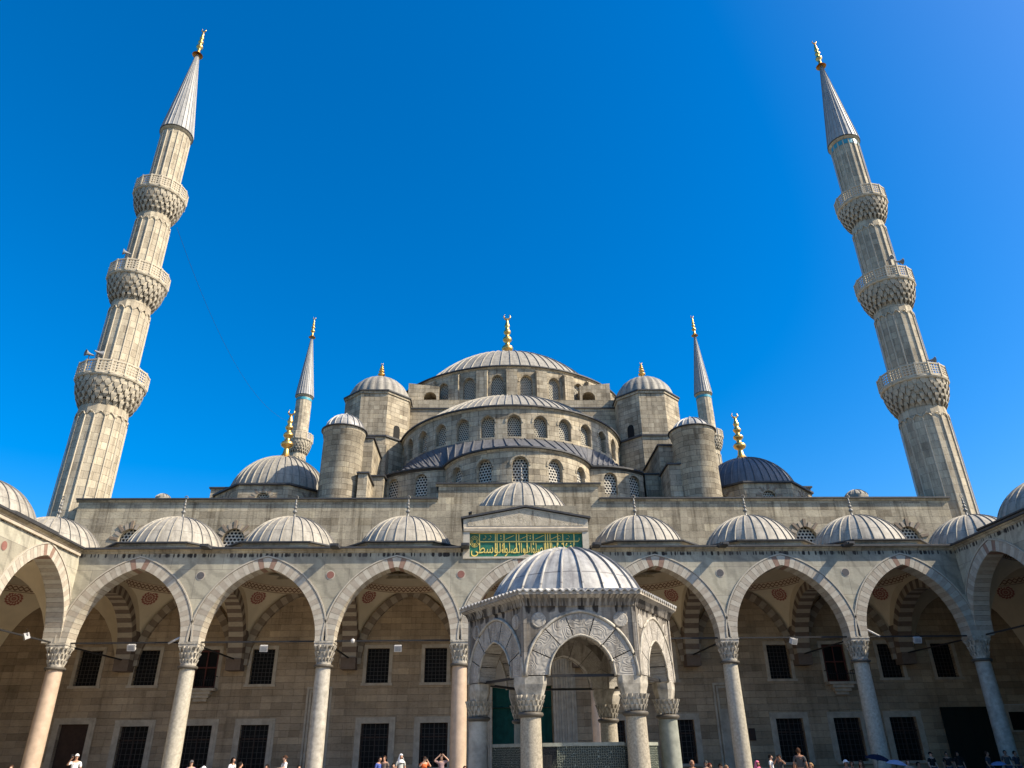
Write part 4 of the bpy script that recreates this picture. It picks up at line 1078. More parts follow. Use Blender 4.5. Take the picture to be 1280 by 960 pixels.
# -- round stair turrets
for s_, xl, xr, yt, yap, ybot in ((-1, 404, 458.5, 529.5, 515.5, 621), (1, 836, 892, 529.5, 519.5, 620)):
    Yc_ = 51.5; a = at((xl+xr)/2, 536, Yc_); wv = (at(xr, 536, Yc_).x-at(xl, 536, Yc_).x)/2*.97; c = (a.x, Yc_); zt_ = at((xl+xr)/2, yt, Yc_-wv).z-.1
    r = wv*.93
    b = MB(); b.lathe([(r*1.02, 15.5), (r, zt_-.55), (r*1.03, zt_-.5), (r*1.07, zt_-.12), (r*1.09, zt_)], (*c, 0), 40); T = b.build('stair_turret', 'limestone', PH)
    b = MB(); b.lathe([(r*1.05, zt_), (r*1.16, zt_+.01), (r*1.16, zt_+.1), (r*.9, zt_+.2)], (*c, 0), 40); b.build('eave', 'eave_lead', T)
    d = MB(); H = dome_h((*c, zt_+.15), r*.88, zt_+.15, yap+3); ribbed_dome(d, (*c, zt_+.15), r*.98, H, 18, rw=.05, rh=.07, n=36); d.lathe([(.18, H-.06), (.2, H+.1), (.08, H+.22), (0, H+.3)], (c[0], c[1], zt_+.15), 10); d.build('dome', 'white_lead', T)
# -- stepped buttress blocks between turrets and exedras
def blk(p, px1, Y0, Y1, z0=15, s=1, name='buttress'):
    a = at(*p, Y0); b_ = at(px1, p[1], Y0); x0, x1 = sorted((a.x, b_.x)); return block(PH, x0, x1, Y0, Y1, z0, a.z, name)
blk((467, 548.5), 452, 53.7, 58.2); blk((823, 557.5), 842, 53.7, 59.4)
blk((480, 596), 455, 53.2, 54.9); blk((806, 593.5), 826, 54.4, 56.0)
blk((459.5, 592), 448, 50.4, 53.2); blk((835, 581), 850, 50.8, 53.4)
block(PH, at(483, 560, 58.1).x-4.6, at(483, 560, 58.1).x, 58.1, 64, 15, at(483, 556, 58.1).z, 'turret_base', cap=False)
# -- corner domes on eight-sided drums
for s_, pa, xc, R, yr, mat, fy in ((-1, (358, 570.5), 352, 3.85, 606.5, 'grey_lead', 510), (1, (926, 572), 932.5, 3.85, 604, 'blue_lead', 514)):
    Yc_ = 55.8; c = at(xc, 607, Yc_); c = (c.x, Yc_); Rd = R*1.22; zr = at(xc, yr, Yc_-Rd*cos(pi/8)).z
    b = MB(); ap = Rd*cos(pi/8); us = []
    for k in range(8):
        t = 2*pi*k/8; e = Vector((sin(t), -cos(t), 0)); g_ = Vector((cos(t), sin(t), 0)); hw = Rd*sin(pi/8)
        fm = lambda u, z, d, e=e, g_=g_: Vector((c[0], c[1], z))+e*(ap-d)+g_*u
        if cos(t) > -.1: holed(b, fm, -hw, hw, 15, zr, [opening(0, .5, 15.2, zr-1.05, .5)], .25, n=8)
        else: holed(b, fm, -hw, hw, 15, zr, [], .25)
    D = b.build('drum', 'limestone', PH); lead_cap(D, oct_(c, Rd), zr+.002, .2, .13)
    for k in (-2, -1, 0, 1, 2):
        t = 2*pi*k/8; e = Vector((sin(t), -cos(t), 0)); g_ = Vector((cos(t), sin(t), 0)); fm = lambda u, z, d, e=e, g_=g_: Vector((c[0], c[1], z))+e*(ap-d)+g_*u
        p = MB(); o = opening(0, .5, 15.2, zr-1.05, .5); pane(p, fm, o, .22, 8); p.build('window', 'window_lattice', D)
        f = MB()
        for j in range(9):
            q = pi*(j+.5)/9; er = -g_*cos(q)+Vector((0, 0, sin(q))); L = .42 if j % 2 == 0 else .3; cc = fm(0, o['zs'], 0)+er*.56+e*.0
            f.obox(cc+er*L/2, er*L/2, er.cross(e)*.075, e*.03, tone=1 if j % 2 == 0 else .15)
        f.build('window_head', 'voussoir_wall', D)
    d = MB(); zc_ = zr+.14; H = dome_h((*c, zc_), R, zc_, pa[1]); ribbed_dome(d, (*c, zc_), R, H, 40, rw=.06, rh=.08, n=120)
    DD = d.build('dome', mat, PH); DD['label'] = 'grey lead corner dome with a golden finial' if s_ < 0 else 'dark blue-grey lead corner dome with a golden finial'
    finial_to(DD, c, zc_+H-.02, fy, .5)
    # side chapel block next to it
    xx = at(264 if s_ < 0 else 1013, 610, 54.2).x; x2 = c[0]+s_*2.5
    block(PH, min(xx, x2), max(xx, x2), 54.2, 61, 15, at(264, 611, 54.2).z, 'chapel_wall')
# small lead cupolas peeping over the wall
for px, py, wpx in ((205, 617.5, 9), (1068.5, 612.5, 13.5)):
    Yq = 53; a = at(px, py, Yq); r = abs(at(px+wpx, py, Yq).x-a.x)
    d = MB(); d.lathe([(r, UT), (r, a.z-r*.62)], (a.x, Yq, 0), 24); ribbed_dome(d, (a.x, Yq, a.z-r*.62), r, r*.6, 14, rw=.03, rh=.04, n=28); d.build('cupola', 'grey_lead', PH)
fixparent(PH)
for o in list(PH.children)+list(FA.children)+list(WL.children)+list(WR.children): pass
# ================================================================== minarets
def build_minaret(label, slabs, zc, ztip, zfin, tile, back=False, sc=1.0):
    """modelled round its own axis at the origin"""
    root = thing('minaret', label, 'minaret', (0, 0, 0), 'minarets of the mosque')
    nf = 16
    rad = [1.63, 1.40, 1.27, 1.15]; rb = [2.34, 2.15, 2.0]
    base = 0
    for i in range(len(slabs)+1):
        z0 = base; r = rad[i+(3-len(slabs))] if back else rad[i]
        r0 = r*(1.06 if i == 0 else 1.02)
        last = i == len(slabs)
        z1 = zc if last else slabs[i]-2.02*sc
        b = MB(); rr0, rr1 = r0, r
        b.lathe([(rr0, z0), (rr1, z1-.9), (rr1, z1-.55), (rr1*.985, z1)], (0, 0, 0), nf, smooth=False, rot=pi/nf)
        s = b.build('shaft', 'minaret_stone', root)
        if not last or back is False:
            b = MB()                                           # raised fillets between the flutes, closed by small arches
            zt = z1-.95 if not last else z1-.2
            for k in range(nf):
                t = 2*pi*k/nf+pi/nf; e = Vector((sin(t), -cos(t), 0)); g_ = Vector((cos(t), sin(t), 0)); ra, rb_ = rr0, rr1
                P0, P1 = e*(ra+.015)+Vector((0, 0, z0)), e*(rb_+.015)+Vector((0, 0, zt)); w = .055
                A = [P0-g_*w, P0+e*.055-g_*w*.5, P0+e*.055+g_*w*.5, P0+g_*w]; B = [P1-g_*w, P1+e*.055-g_*w*.5, P1+e*.055+g_*w*.5, P1+g_*w]
                for j in range(3): b.face([A[j], A[j+1], B[j+1], B[j]], [(t*2+.02*j, z0), (t*2+.02*j+.02, z0), (t*2+.02*j+.02, zt), (t*2+.02*j, zt)], tone=random.random()*.4)
                if not last:
                    t2 = t+2*pi/nf; pts = []
                    for j in range(7):
                        q = j/6; tt = t+(t2-t)*q; zz = zt+.34*sin(pi*q); pts.append(Vector((sin(tt)*(rb_+.03), -cos(tt)*(rb_+.03), zz)))
                    b.tube(pts, .045, 4)
            b.build('fluting', 'fluting_stone', s)
        if last: break
        # stalactite corbel
        R = (rb[i+(3-len(slabs))] if back else rb[i]); H = 1.85*sc; T = 5; b = MB()
        for t in range(T):
            za = slabs[i]-.14-H+H*t/T; ra = r+(R-.1-r)*sin(t/T*pi/2)**.9; rb2 = r+(R-.1-r)*sin((t+1)/T*pi/2)**.9; kk = 24
            b.lathe([(ra-.06, za), (ra-.02, za+H/T)], (0, 0, 0), kk, smooth=False)
            for k in range(kk):
                a = 2*pi*(k+.5*(t % 2))/kk; e = Vector((sin(a), -cos(a), 0)); f = Vector((cos(a), sin(a), 0)); w = pi*rb2/kk*.66
                w *= random.uniform(.7, 1.); lo = e*(ra-.03)+Vector((0, 0, za-random.uniform(.02, .22))); m1 = e*(rb2*.985+.01)+Vector((0, 0, za+H/T*.55)); hi = e*(rb2+.02)+Vector((0, 0, za+H/T))
                tn = random.random()*.5
                b.face([lo, m1-f*w, m1+f*w], tone=tn); b.face([m1-f*w, hi-f*w, hi+f*w, m1+f*w], tone=tn); b.face([hi-f*w, hi-f*w-e*.3, hi+f*w-e*.3, hi+f*w], tone=tn)
                b.face([lo, m1-f*w-e*.25, hi-f*w-e*.25, hi-f*w, m1-f*w], tone=1); b.face([lo, m1+f*w, hi+f*w, hi+f*w-e*.25, m1+f*w-e*.25], tone=1)
        c_ = b.build('corbel', 'voussoir_corbel', root)
        b = MB(); b.lathe([(R-.16, slabs[i]-.16), (R-.02, slabs[i]-.12), (R+.03, slabs[i]-.02), (R, slabs[i]+.05), (r, slabs[i]+.06)], (0, 0, 0), 32, smooth=False); b.build('balcony_slab', 'fluting_stone', root)
        # pierced parapet: sixteen panels between posts
        b = MB(); n = 16; Hp = 1.0*sc; z0 = slabs[i]+.05
        for k in range(n):
            a0, a1 = 2*pi*k/n, 2*pi*(k+1)/n; P, Q = Vector((sin(a0)*R, -cos(a0)*R, z0)), Vector((sin(a1)*R, -cos(a1)*R, z0))
            g_ = (Q-P); L = g_.length; g_.normalize(); e = ((P+Q)/2); e.z = 0; e.normalize(); U = Vector((0, 0, 1))
            b.obox(P+U*Hp/2, g_*.055, e*.07, U*(Hp/2+.03)); M = (P+Q)/2
            b.obox(M+U*.06, g_*L/2, e*.045, U*.06); b.obox(M+U*(Hp-.055), g_*(L/2), e*.055, U*.055)
            for q in range(1, 4): b.obox(P+g_*L*q/4+U*Hp/2, g_*.032, e*.03, U*(Hp/2-.1))
            for q in range(1, 4): b.obox(M+U*(.1+(Hp-.2)*q/4), g_*(L/2-.05), e*.029, U*.034)
        b.build('parapet', 'fluting_stone', root)
        base = slabs[i]
    r = rad[3]
    b = MB(); b.lathe([(r*.99, zc-.05), (r*1.08, zc+.02), (r*1.16, zc+.16)], (0, 0, 0), 40); b.build('cornice', 'minaret_stone', root)
    if tile: b = MB(); b.lathe([(r*1.012, zc-.6), (r*1.012, zc-.2)], (0, 0, 0), 40); b.build('tile_band', 'turquoise_tile', root)
    b = MB(); b.lathe([(r*1.12, zc+.16), (r*1.2, zc+.17), (r*1.2, zc+.24)], (0, 0, 0), 40); b.build('eave', 'eave_lead', root)
    b = MB(); n = 24; R = r*1.17; b.lathe([(R, zc+.24), (.12, ztip)], (0, 0, 0), n, smooth=False, rot=pi/n)
    for k in range(n):
        t = 2*pi*k/n+pi/n; e = Vector((sin(t), -cos(t), 0)); g_ = Vector((cos(t), sin(t), 0))
        P, Q = e*R+Vector((0, 0, zc+.24)), e*.12+Vector((0, 0, ztip))
        b.face([P-g_*.035, P+e*.05, Q+e*.02, Q-g_*.01], tone=.5); b.face([P+e*.05, P+g_*.035, Q+g_*.01, Q+e*.02], tone=.5)
    cn = b.build('spire', 'cone_lead', root)
    b = MB(); finial(b, (0, 0, ztip-.1), (zfin-ztip)/.99, .3 if not back else .34); b.build('finial', 'gold', cn)
    return root
voussoir('voussoir_corbel', (.46, .40, .30), (.22, .185, .14), st=.6)
m1 = build_minaret('tall sunlit minaret with three balconies at the left end of the roofline', [25.7, 34.5, 43.0], 50.1, 60.6, 64.3, False)
m1.location = (-29.42, 48.5, 0)
m2 = copy_tree(m1); m2.location = (30.1, 48.5, 0); m2['label'] = 'tall minaret in half shade with three balconies at the right end of the roofline'
b = MB(); b.lathe([(1.17, 49.5), (1.17, 50.0)], (0, 0, 0), 40); b.build('tile_band', 'turquoise_tile', m2)
YB = None
def backY(px, py, z): return onz(px, py, z).y
yl = backY(394, 395.5, 64.9); yr = backY(864, 393.5, 64.9)
m3 = build_minaret('slim distant minaret with turquoise tiles behind the left corner dome', [34.5, 43.0], 50.2, 61.05, 64.9, True, back=True)
m3.location = (at(393.5, 395, yl).x, yl, 0)
b = at(372, 560, yl)
m4 = copy_tree(m3); m4.location = (at(864.5, 393, yr).x, yr, 0); m4['label'] = 'slim distant minaret behind the right round stair turret'
# horn loudspeakers on the balconies
for i, (px, py, Y, ang, lab) in enumerate(((112, 442.5, 46.3, -.7, 'horn loudspeaker on the lowest balcony of the left minaret, pointing left'), (123, 440.5, 46.4, 2.6, 'horn loudspeaker by the shaft on the lowest balcony of the left minaret'),
        (158.5, 316, 46.9, -1.0, 'horn loudspeaker above the middle balcony of the left minaret'), (1112, 323.5, 46.7, .4, 'horn loudspeaker turned to the viewer above the middle balcony of the right minaret'),
        (1124, 327, 46.8, 1.5, 'horn loudspeaker pointing right above the middle balcony of the right minaret'), (1164, 450.5, 46.5, 1.3, 'horn loudspeaker above the lowest balcony of the right minaret'))):
    c = at(px, py, Y); rt = thing('loudspeaker', lab, 'loudspeaker', c, 'loudspeakers on the minarets')
    e = Vector((sin(ang), -cos(ang), 0)); q = e.to_track_quat('Z', 'Y').to_matrix().to_4x4()
    b = MB(); b.xf = q; b.lathe([(.05, -.3), (.07, -.1), (.12, .1), (.24, .26), (.26, .28), (.22, .25), (.05, .02)], (0, 0, 0), 16); b.build('horn', 'grey_plastic', rt)
    b = MB(); b.tube([(0, 0, -.02), (0, 0, -.75)], .03, 6); b.build('bracket', 'iron', rt)
# thin cable between minarets
P, Q = at(221, 284, 48.2), at(372, 529, yl-2); b = MB(); pts = []
for t in frange(0, 1, 40): q = P.lerp(Q, t); q.z -= 7.5*4*t*(1-t)*.55; pts.append(q)
b.tube(pts, .011, 4); tag(b.build('cable', 'iron', origin=P), 'thin slack cable hanging from the left minaret towards the one behind', 'cable')

# ================================================================== fountain
FC = Vector((.03, 19.33, 0)); AP = 2.19; SH = AP/cos(pi/6)
FT = thing('fountain', 'six-sided marble ablution fountain with a ribbed lead dome in mid courtyard', 'fountain', FC)
b = MB(); b.prism([(FC.x+2.75*sin(2*pi*k/6+pi/6), FC.y-2.75*cos(2*pi*k/6+pi/6)) for k in range(6)], .004, .16); b.build('step', 'carved_marble', FT)
z0f, apx = 3.08, at(724, 793, 17.15).z; hf = apx-z0f; ZT = 4.56
def hexmap(k, ap=AP):
    t = 2*pi*k/6; e = Vector((sin(t), -cos(t), 0)); g_ = Vector((cos(t), sin(t), 0))
    return lambda u, z, d: Vector((FC.x, FC.y, z))+e*(ap-d)+g_*u
hs_ = AP*tan(pi/6)
for k in range(6):
    m_ = hexmap(k); o = opening(0, .74, z0f, z0f, hf)
    b = MB(); holed(b, m_, -hs_, hs_, z0f, ZT, [opening(0, 1.19, z0f, z0f, hf+.42)], reveal=False, n=20)
    h2 = hs_-.42*tan(pi/6); holed(b, lambda u, z, d: m_(u, z, .42), -h2, h2, z0f, ZT, [o], reveal=False, n=20)
    b.face([m_(-hs_, z0f, 0), m_(-.74, z0f, 0), m_(-.74, z0f, .42), m_(-h2, z0f, .42)]); b.face([m_(hs_, z0f, 0), m_(.74, z0f, 0), m_(.74, z0f, .42), m_(h2, z0f, .42)])
    # horizontal joint line and thin corner fillets
    b.obox(m_(-hs_+.03, (z0f+ZT)/2, -.005), (m_(.04, 0, 0)-m_(0, 0, 0)), (m_(0, 0, 0)-m_(0, 0, .03)), (0, 0, (ZT-z0f)/2)); b.obox(m_(hs_-.03, (z0f+ZT)/2, -.005), (m_(.04, 0, 0)-m_(0, 0, 0)), (m_(0, 0, 0)-m_(0, 0, .03)), (0, 0, (ZT-z0f)/2))
    wl = b.build('arch_wall', 'carved_marble', FT)
    b = MB(); ring(b, m_, 0, z0f, .74, hf, .46, -.02, .43, 7, (.1, .55), gap=.022, jit=.3, sub=8); b.build('arch', 'carved_arabesque', FT)
    b = MB()                                                   # roll mouldings on both edges of the ring
    for w_, r_, d_ in ((.5, .035, -.02), (-.01, .025, -.03)):
        A = [m_(p[0], z0f+p[1], d_) for p in arch_pts(.74, hf, 20, w_)]; b.tube(A, r_, 6)
    b.build('arch_moulding', 'capital_marble', wl)
    b = MB()
    for s_ in (-1, 1):                                        # spandrel discs
        b = MB(); n = 18; P = [m_(s_*.93+.15*cos(2*pi*j/n), ZT-.30+.15*sin(2*pi*j/n), -.02) for j in range(n)]; b.face(P); Q = [m_(s_*.93+.17*cos(2*pi*j/n), ZT-.30+.17*sin(2*pi*j/n), .0) for j in range(n)]
        for j in range(n): b.face([P[j], P[(j+1) % n], Q[(j+1) % n], Q[j]])
        b.build('spandrel_carving', 'carved_arabesque', wl)
    # cornice: hollow moulding with reeded uprights, lead edge cut in scallops
    pr = [(0, ZT-.02), (-.03, ZT+.0), (-.05, ZT+.08), (-.10, ZT+.16), (-.19, ZT+.225), (-.21, ZT+.23), (-.21, ZT+.30)]
    b = MB(); u0 = lambda d: (AP-d)*tan(pi/6)
    for (d0, a), (d1, c) in zip(pr, pr[1:]): b.face([m_(-u0(d0), a, d0), m_(u0(d0), a, d0), m_(u0(d1), c, d1), m_(-u0(d1), c, d1)], [(-u0(d0), a), (u0(d0), a), (u0(d1), c), (-u0(d1), c)])
    n = 19
    for j in range(n):
        u = -hs_+2*hs_*(j+.5)/n; q = 1+.09*0
        for (d0, a), (d1, c) in zip(pr[1:5], pr[2:5]):
            s0 = u*(AP-d0)/AP; s1 = u*(AP-d1)/AP; w = .042
            b.face([m_(s0-w, a, d0), m_(s0, a, d0-.045), m_(s1, c, d1-.045), m_(s1-w, c, d1)], tone=0); b.face([m_(s0, a, d0-.045), m_(s0+w, a, d0), m_(s1+w, c, d1), m_(s1, c, d1-.045)], tone=0)
    b.build('cornice', 'carved_marble', FT)
    b = MB(); n = 17*6; ue = u0(-.24); zf = lambda u: .028*sin(2*pi*u/(2*ue/17))
    # corrugated lead skirt running in to the dome
    Rd0 = 1.97
    for j in range(n):
        a, c = -ue+2*ue*j/n, -ue+2*ue*(j+1)/n
        def rim(u):
            t = 2*pi*k/6+(u/ue)*pi/6; return Vector((FC.x+Rd0*sin(t), FC.y-Rd0*cos(t), ZT+.44))
        e0, e1 = m_(a, ZT+.33+zf(a), -.24), m_(c, ZT+.33+zf(c), -.24); r0, r1 = rim(a), rim(c)
        i0, i1 = Vector(e0).lerp(r0, .28)+Vector((0, 0, .01)), Vector(e1).lerp(r1, .28)+Vector((0, 0, .01))
        b.face([e0, e1, i1, i0], smooth=False); b.face([i0, i1, r1, r0]); b.face([m_(a, ZT+.30+zf(a), -.235), m_(c, ZT+.30+zf(c), -.235), e1, e0])
        b.face([m_(a, ZT+.30+zf(a), -.235), m_(c, ZT+.30+zf(c), -.235), m_(c, ZT+.29, -.1), m_(a, ZT+.29, -.1)])
    b.build('roof_edge', 'white_lead', FT)
    # low marble screen
    s_k = 2.02; ms = hexmap(k, s_k*cos(pi/6)); hw = s_k/2-.12; b = MB()
    gate = (k == 0)
    parts = [(-hw, hw)] if not gate else [(-.58, hw)]
    for a, c in parts:
        p0 = ms(a, .16, .05); cc = (ms(a, 0, .05)+ms(c, 0, .05))/2; g_ = (ms(c, 0, 0)-ms(a, 0, 0))/2; e = (ms(0, 0, 0)-ms(0, 0, .045))
        b.obox(cc+Vector((0, 0, .93)), g_, e, (0, 0, .77))
        b.uv = [[((q[0]), q[1]) for q in uvq] for uvq in b.uv]
    if parts: sc_ = b.build('screen', 'screen_marble', FT)
    b = MB(); cc = (ms(-hw, 0, .05)+ms(hw, 0, .05))/2; g_ = (ms(hw, 0, 0)-ms(-hw, 0, 0))/2; b.obox(cc+Vector((0, 0, 1.735)), g_, e*1.5, (0, 0, .035)); b.build('coping', 'green_marble', sc_)
    if gate:
        b = MB()
        for j in range(11): u = -hw+.02+j*(hw-.60)/10; b.obox(ms(u, .93, .05), (.009, 0, 0), (0, .009, 0), (0, 0, .77))
        for z in (.25, .95, 1.62): b.obox(ms((-hw-.58)/2, z, .05), ((hw-.58)/2, 0, 0), (0, .012, 0), (0, 0, .02))
        b.build('gate', 'iron', FT)
    # column on each corner
    t = 2*pi*k/6+pi/6; rc = (AP-.21)/cos(pi/6); x, y = FC.x+rc*sin(t), FC.y-rc*cos(t)
    cm = {0: 'speckled_granite', 5: 'speckled_granite', 1: 'green_marble', 4: 'white_marble_column', 2: 'speckled_granite', 3: 'green_marble'}[k]
    b = MB(); b.lathe([(.232, .3), (.235, 1.2), (.222, 2.28)], (x, y, 0), 28); co = b.build('column', cm, FT)
    b = MB(); b.lathe([(.225, 2.26), (.27, 2.285), (.285, 2.32), (.27, 2.355), (.225, 2.37)], (x, y, 0), 24); b.build('collar', 'bronze_ring', co)
    b = MB(); b.lathe([(.34, .16), (.34, .24), (.26, .32), (.24, .36)], (x, y, 0), 20); b.build('base', 'carved_marble', co)
    b = MB(); e = Vector((sin(t), -cos(t), 0)); z_ = 2.37
    for tt in range(3):                                        # stalactite tiers
        za = z_+.02+tt*.105; ra = .22+.03*tt; kk = 16; b.lathe([(ra*.96, za), (ra, za+.105)], (x, y, 0), kk)
        for j in range(kk):
            a = 2*pi*(j+.5*(tt % 2))/kk; ee = Vector((sin(a), -cos(a), 0)); ff = Vector((cos(a), sin(a), 0)); w = .034
            lo_ = Vector((x, y, za-.03))+ee*(ra+.0); hi = Vector((x, y, za+.105))+ee*(ra+.055)
            b.face([lo_, hi-ff*w, hi+ff*w]); b.face([hi-ff*w, hi-ff*w-ee*.1, hi+ff*w-ee*.1, hi+ff*w]); b.face([lo_, hi-ff*w-ee*.1, hi-ff*w]); b.face([lo_, hi+ff*w, hi+ff*w-ee*.1])
    # bracket block shaped to the corner
    L = .40; g1 = Vector((cos(t), sin(t), 0))
    def kite(s): return [tuple(Vector((x, y))+Vector(((g1*a+e*c)*s).to_2d())) for a, c in ((-.40, -.02), (-.36, .08), (0, .245/1), (.36, .08), (.40, -.02), (.26, -.24), (0, -.28), (-.26, -.24))]
    K0, K1 = kite(.80), kite(1.0)
    for j in range(8):
        a_, b_ = K0[j], K0[(j+1) % 8]; c_, d_ = K1[(j+1) % 8], K1[j]
        b.face([(*a_, 2.68), (*b_, 2.68), (*c_, 2.92), (*d_, 2.92)]); b.face([(*d_, 2.92), (*c_, 2.92), (*c_, z0f), (*d_, z0f)])
    b.face([(*q, 2.68) for q in K0]); b.face([(*q, z0f-.002) for q in K1]); b.build('capital', 'capital_marble', co)
    bar(FT, m_(-hs_+.1, z0f+.02, .2), m_(hs_-.1, z0f+.02, .2), .028)
b = MB(); c = (FC.x, FC.y, ZT+.40); H = dome_h(c, 1.97, ZT+.40, 685.5); ribbed_dome(b, c, 1.97, H, 24, rw=.035, rh=.05, seg=16, n=96, rot=.08)
b.build('dome', 'white_lead', FT)
b = MB(); b.lathe([(r*.92, 4.25-c_+.0) for r, c_ in ()] or [(1.95, 4.2), (1.7, 4.6), (1.2, 4.95), (0, 5.2)], (FC.x, FC.y, 0), 36); b.build('dome_lining', 'carved_marble', FT)
b = MB(); b.lathe([(1.1, .16), (1.1, .5), (1.0, .9), (.5, 1.0), (0, 1.02)], (FC.x, FC.y, 0), 12); b.build('basin', 'carved_marble', FT)
fixparent(FT)

# ================================================================== lamps, boards
def floodlight(px, py, lab, Y=38.35, tilt=0.):
    c = at(px, py, Y); rt = thing('floodlight', lab, 'floodlight', c, 'floodlights on the tie bars')
    b = MB(); b.box(-.17, .17, -.11, .07, -.13, .13); b.box(-.19, .19, -.13, -.11, -.15, .15); b.build('housing', 'white_paint', rt)
    b = MB(); b.box(-.14, .14, -.138, -.131, -.1, .1); b.build('glass', 'lamp_glass', rt)
    b = MB(); b.tube([(.18, 0, 0), (.22, 0, .12), (.1, 0, .26), (0, .1, .30)], .014, 5); b.build('bracket', 'iron', rt); rt.rotation_euler = (R_(25), 0, tilt)
for a in ((165, 809, 'white floodlight hanging in the first full arch from the left'), (330, 810, 'white floodlight hanging in the second full arch from the left'),
          (497.5, 810, 'white floodlight hanging in the arch just left of the fountain'), (991, 801, 'white floodlight hanging right of the fountain, above an upper window'),
          (1146, 799.5, 'white floodlight hanging in the last full arch on the right')): floodlight(*a, tilt=random.uniform(-.6, .6))
c = onz(34, 795, 6.45); floodlight(34, 795, 'white floodlight on the tie bar of the left side portico', Y=c.y, tilt=-.9)
for px, py, dx, dz, lab in ((219, 800, .3, .16, 'white tube lamp angled up beside the second column from the left'), (1090, 790.5, -.36, .2, 'white tube lamp angled down beside the second last column on the right')):
    c = at(px, py, 38.3); rt = thing('tube_lamp', lab, 'lamp', c, 'tube lamps on the tie bars')
    b = MB(); b.tube([(-abs(dx), 0, -dz if dx > 0 else dz), (abs(dx), 0, dz if dx > 0 else -dz)], .055, 8); b.build('tube', 'white_paint', rt)
    b = MB(); b.tube([(0, .05, 0), (0, .25, -.12)], .015, 5); b.build('bracket', 'iron', rt)
c = at(441, 801, 38.3); rt = thing('security_camera', 'small white security camera on the tie bar of the third arch', 'camera', c)
b = MB(); b.lathe([(.0, -.13), (.07, -.1), (.1, -.02), (.1, .06), (.03, .1)], (0, 0, 0), 14); b.build('housing', 'white_paint', rt); b = MB(); b.tube([(0, 0, .08), (0, .1, .2)], .018, 5); b.build('bracket', 'iron', rt)
c = at(940.5, 918, WY-.03); b = MB(); b.box(-.16, .16, -.03, .03, -.30, .30); b.box(-.18, .18, -.02, .028, -.32, .32)
o = b.build('wall_plaque', 'brown_door'); o.location = c; tag(o, 'small brown plaque on the wall right of the fountain', 'plaque')
c = at(1271, 898, WY-.05); rt = thing('notice_board', 'pale framed notice board on the wall at the right edge', 'notice board', (c.x, c.y, c.z))
b = MB(); b.box(-.75, .75, -.04, .04, -.72, .72); b.build('board', 'frame_stone', rt); b = MB(); b.box(-.42, .5, -.05, -.041, -.62, .35); b.build('glass', 'dark_glass', rt)
b = MB(); b.box(-.85, .8, -.07, .05, .725, .77); b.build('top_rail', 'white_paint', rt)
c0, c1 = at(1171, 884, WY).x, at(1240, 884, WY).x; zt_ = at(1200, 884, WY).z
rt = thing('wooden_screen', 'large dark green wooden screen against the wall in the right corner', 'screen', ((c0+c1)/2, WY-.3, FL)); w_ = (c1-c0)/2
b = MB(); b.box(-w_, w_, -.05, .05, 0, zt_-FL-.9)
for k in range(5): u = -w_+2*w_*k/4; b.box(u-.05, u+.05, -.08, -.052, 0, zt_-FL)
b.box(-w_, w_, -.08, -.053, zt_-FL-.12, zt_-FL); b.box(-w_, w_, -.02, .02, zt_-FL-.9, zt_-FL-.1); cloth('dark_green_paint', (.018, .022, .018)); b.build('panel', 'dark_green_paint', rt)

# ================================================================== people
def skin(nodes, edges, name, sub=1):
    me = bpy.data.meshes.new(name); me.from_pydata([n[0] for n in nodes], edges, [])
    o = bpy.data.objects.new(name, me); COL.objects.link(o)
    bm_ = bmesh.new(); bm_.from_mesh(me); bm_.verts.layers.skin.verify(); bm_.to_mesh(me); bm_.free()
    for i, n in enumerate(nodes):
        r = n[1]; me.skin_vertices[0].data[i].radius = r if isinstance(r, tuple) else (r, r)
    me.skin_vertices[0].data[0].use_root = True
    mo = o.modifiers.new('s', 'SKIN'); mo.use_smooth_shade = True
    ms_ = o.modifiers.new('d', 'SUBSURF'); ms_.levels = sub; ms_.render_levels = sub
    bpy.context.view_layer.update(); dg = bpy.context.evaluated_depsgraph_get()
    r = bpy.data.meshes.new_from_object(o.evaluated_get(dg)); r.name = name
    for p in r.polygons: p.use_smooth = True
    bpy.data.objects.remove(o); bpy.data.meshes.remove(me); return r
POSES = {
 'stand': dict(el=[(-.24, .03, 1.14), (.24, .03, 1.14)], wr=[(-.25, -.10, .92), (.25, -.08, .92)]),
 'camera': dict(el=[(-.30, -.16, 1.26), (.30, -.16, 1.26)], wr=[(-.10, -.27, 1.52), (.10, -.27, 1.52)]),
 'phone': dict(el=[(-.28, -.20, 1.30), (.24, .02, 1.14)], wr=[(-.17, -.33, 1.52), (.25, -.1, .93)]),
 'reach': dict(el=[(-.24, -.08, 1.16), (.26, -.12, 1.20)], wr=[(-.16, -.32, 1.12), (.18, -.36, 1.18)]),
 'hat': dict(el=[(-.36, -.08, 1.46), (.36, -.08, 1.46)], wr=[(-.14, -.12, 1.66), (.14, -.12, 1.66)]),
 'sit': dict(el=[(-.24, -.02, 1.14), (.24, -.02, 1.14)], wr=[(-.16, -.24, .98), (.16, -.24, .98)]),
}
CACHE = {}
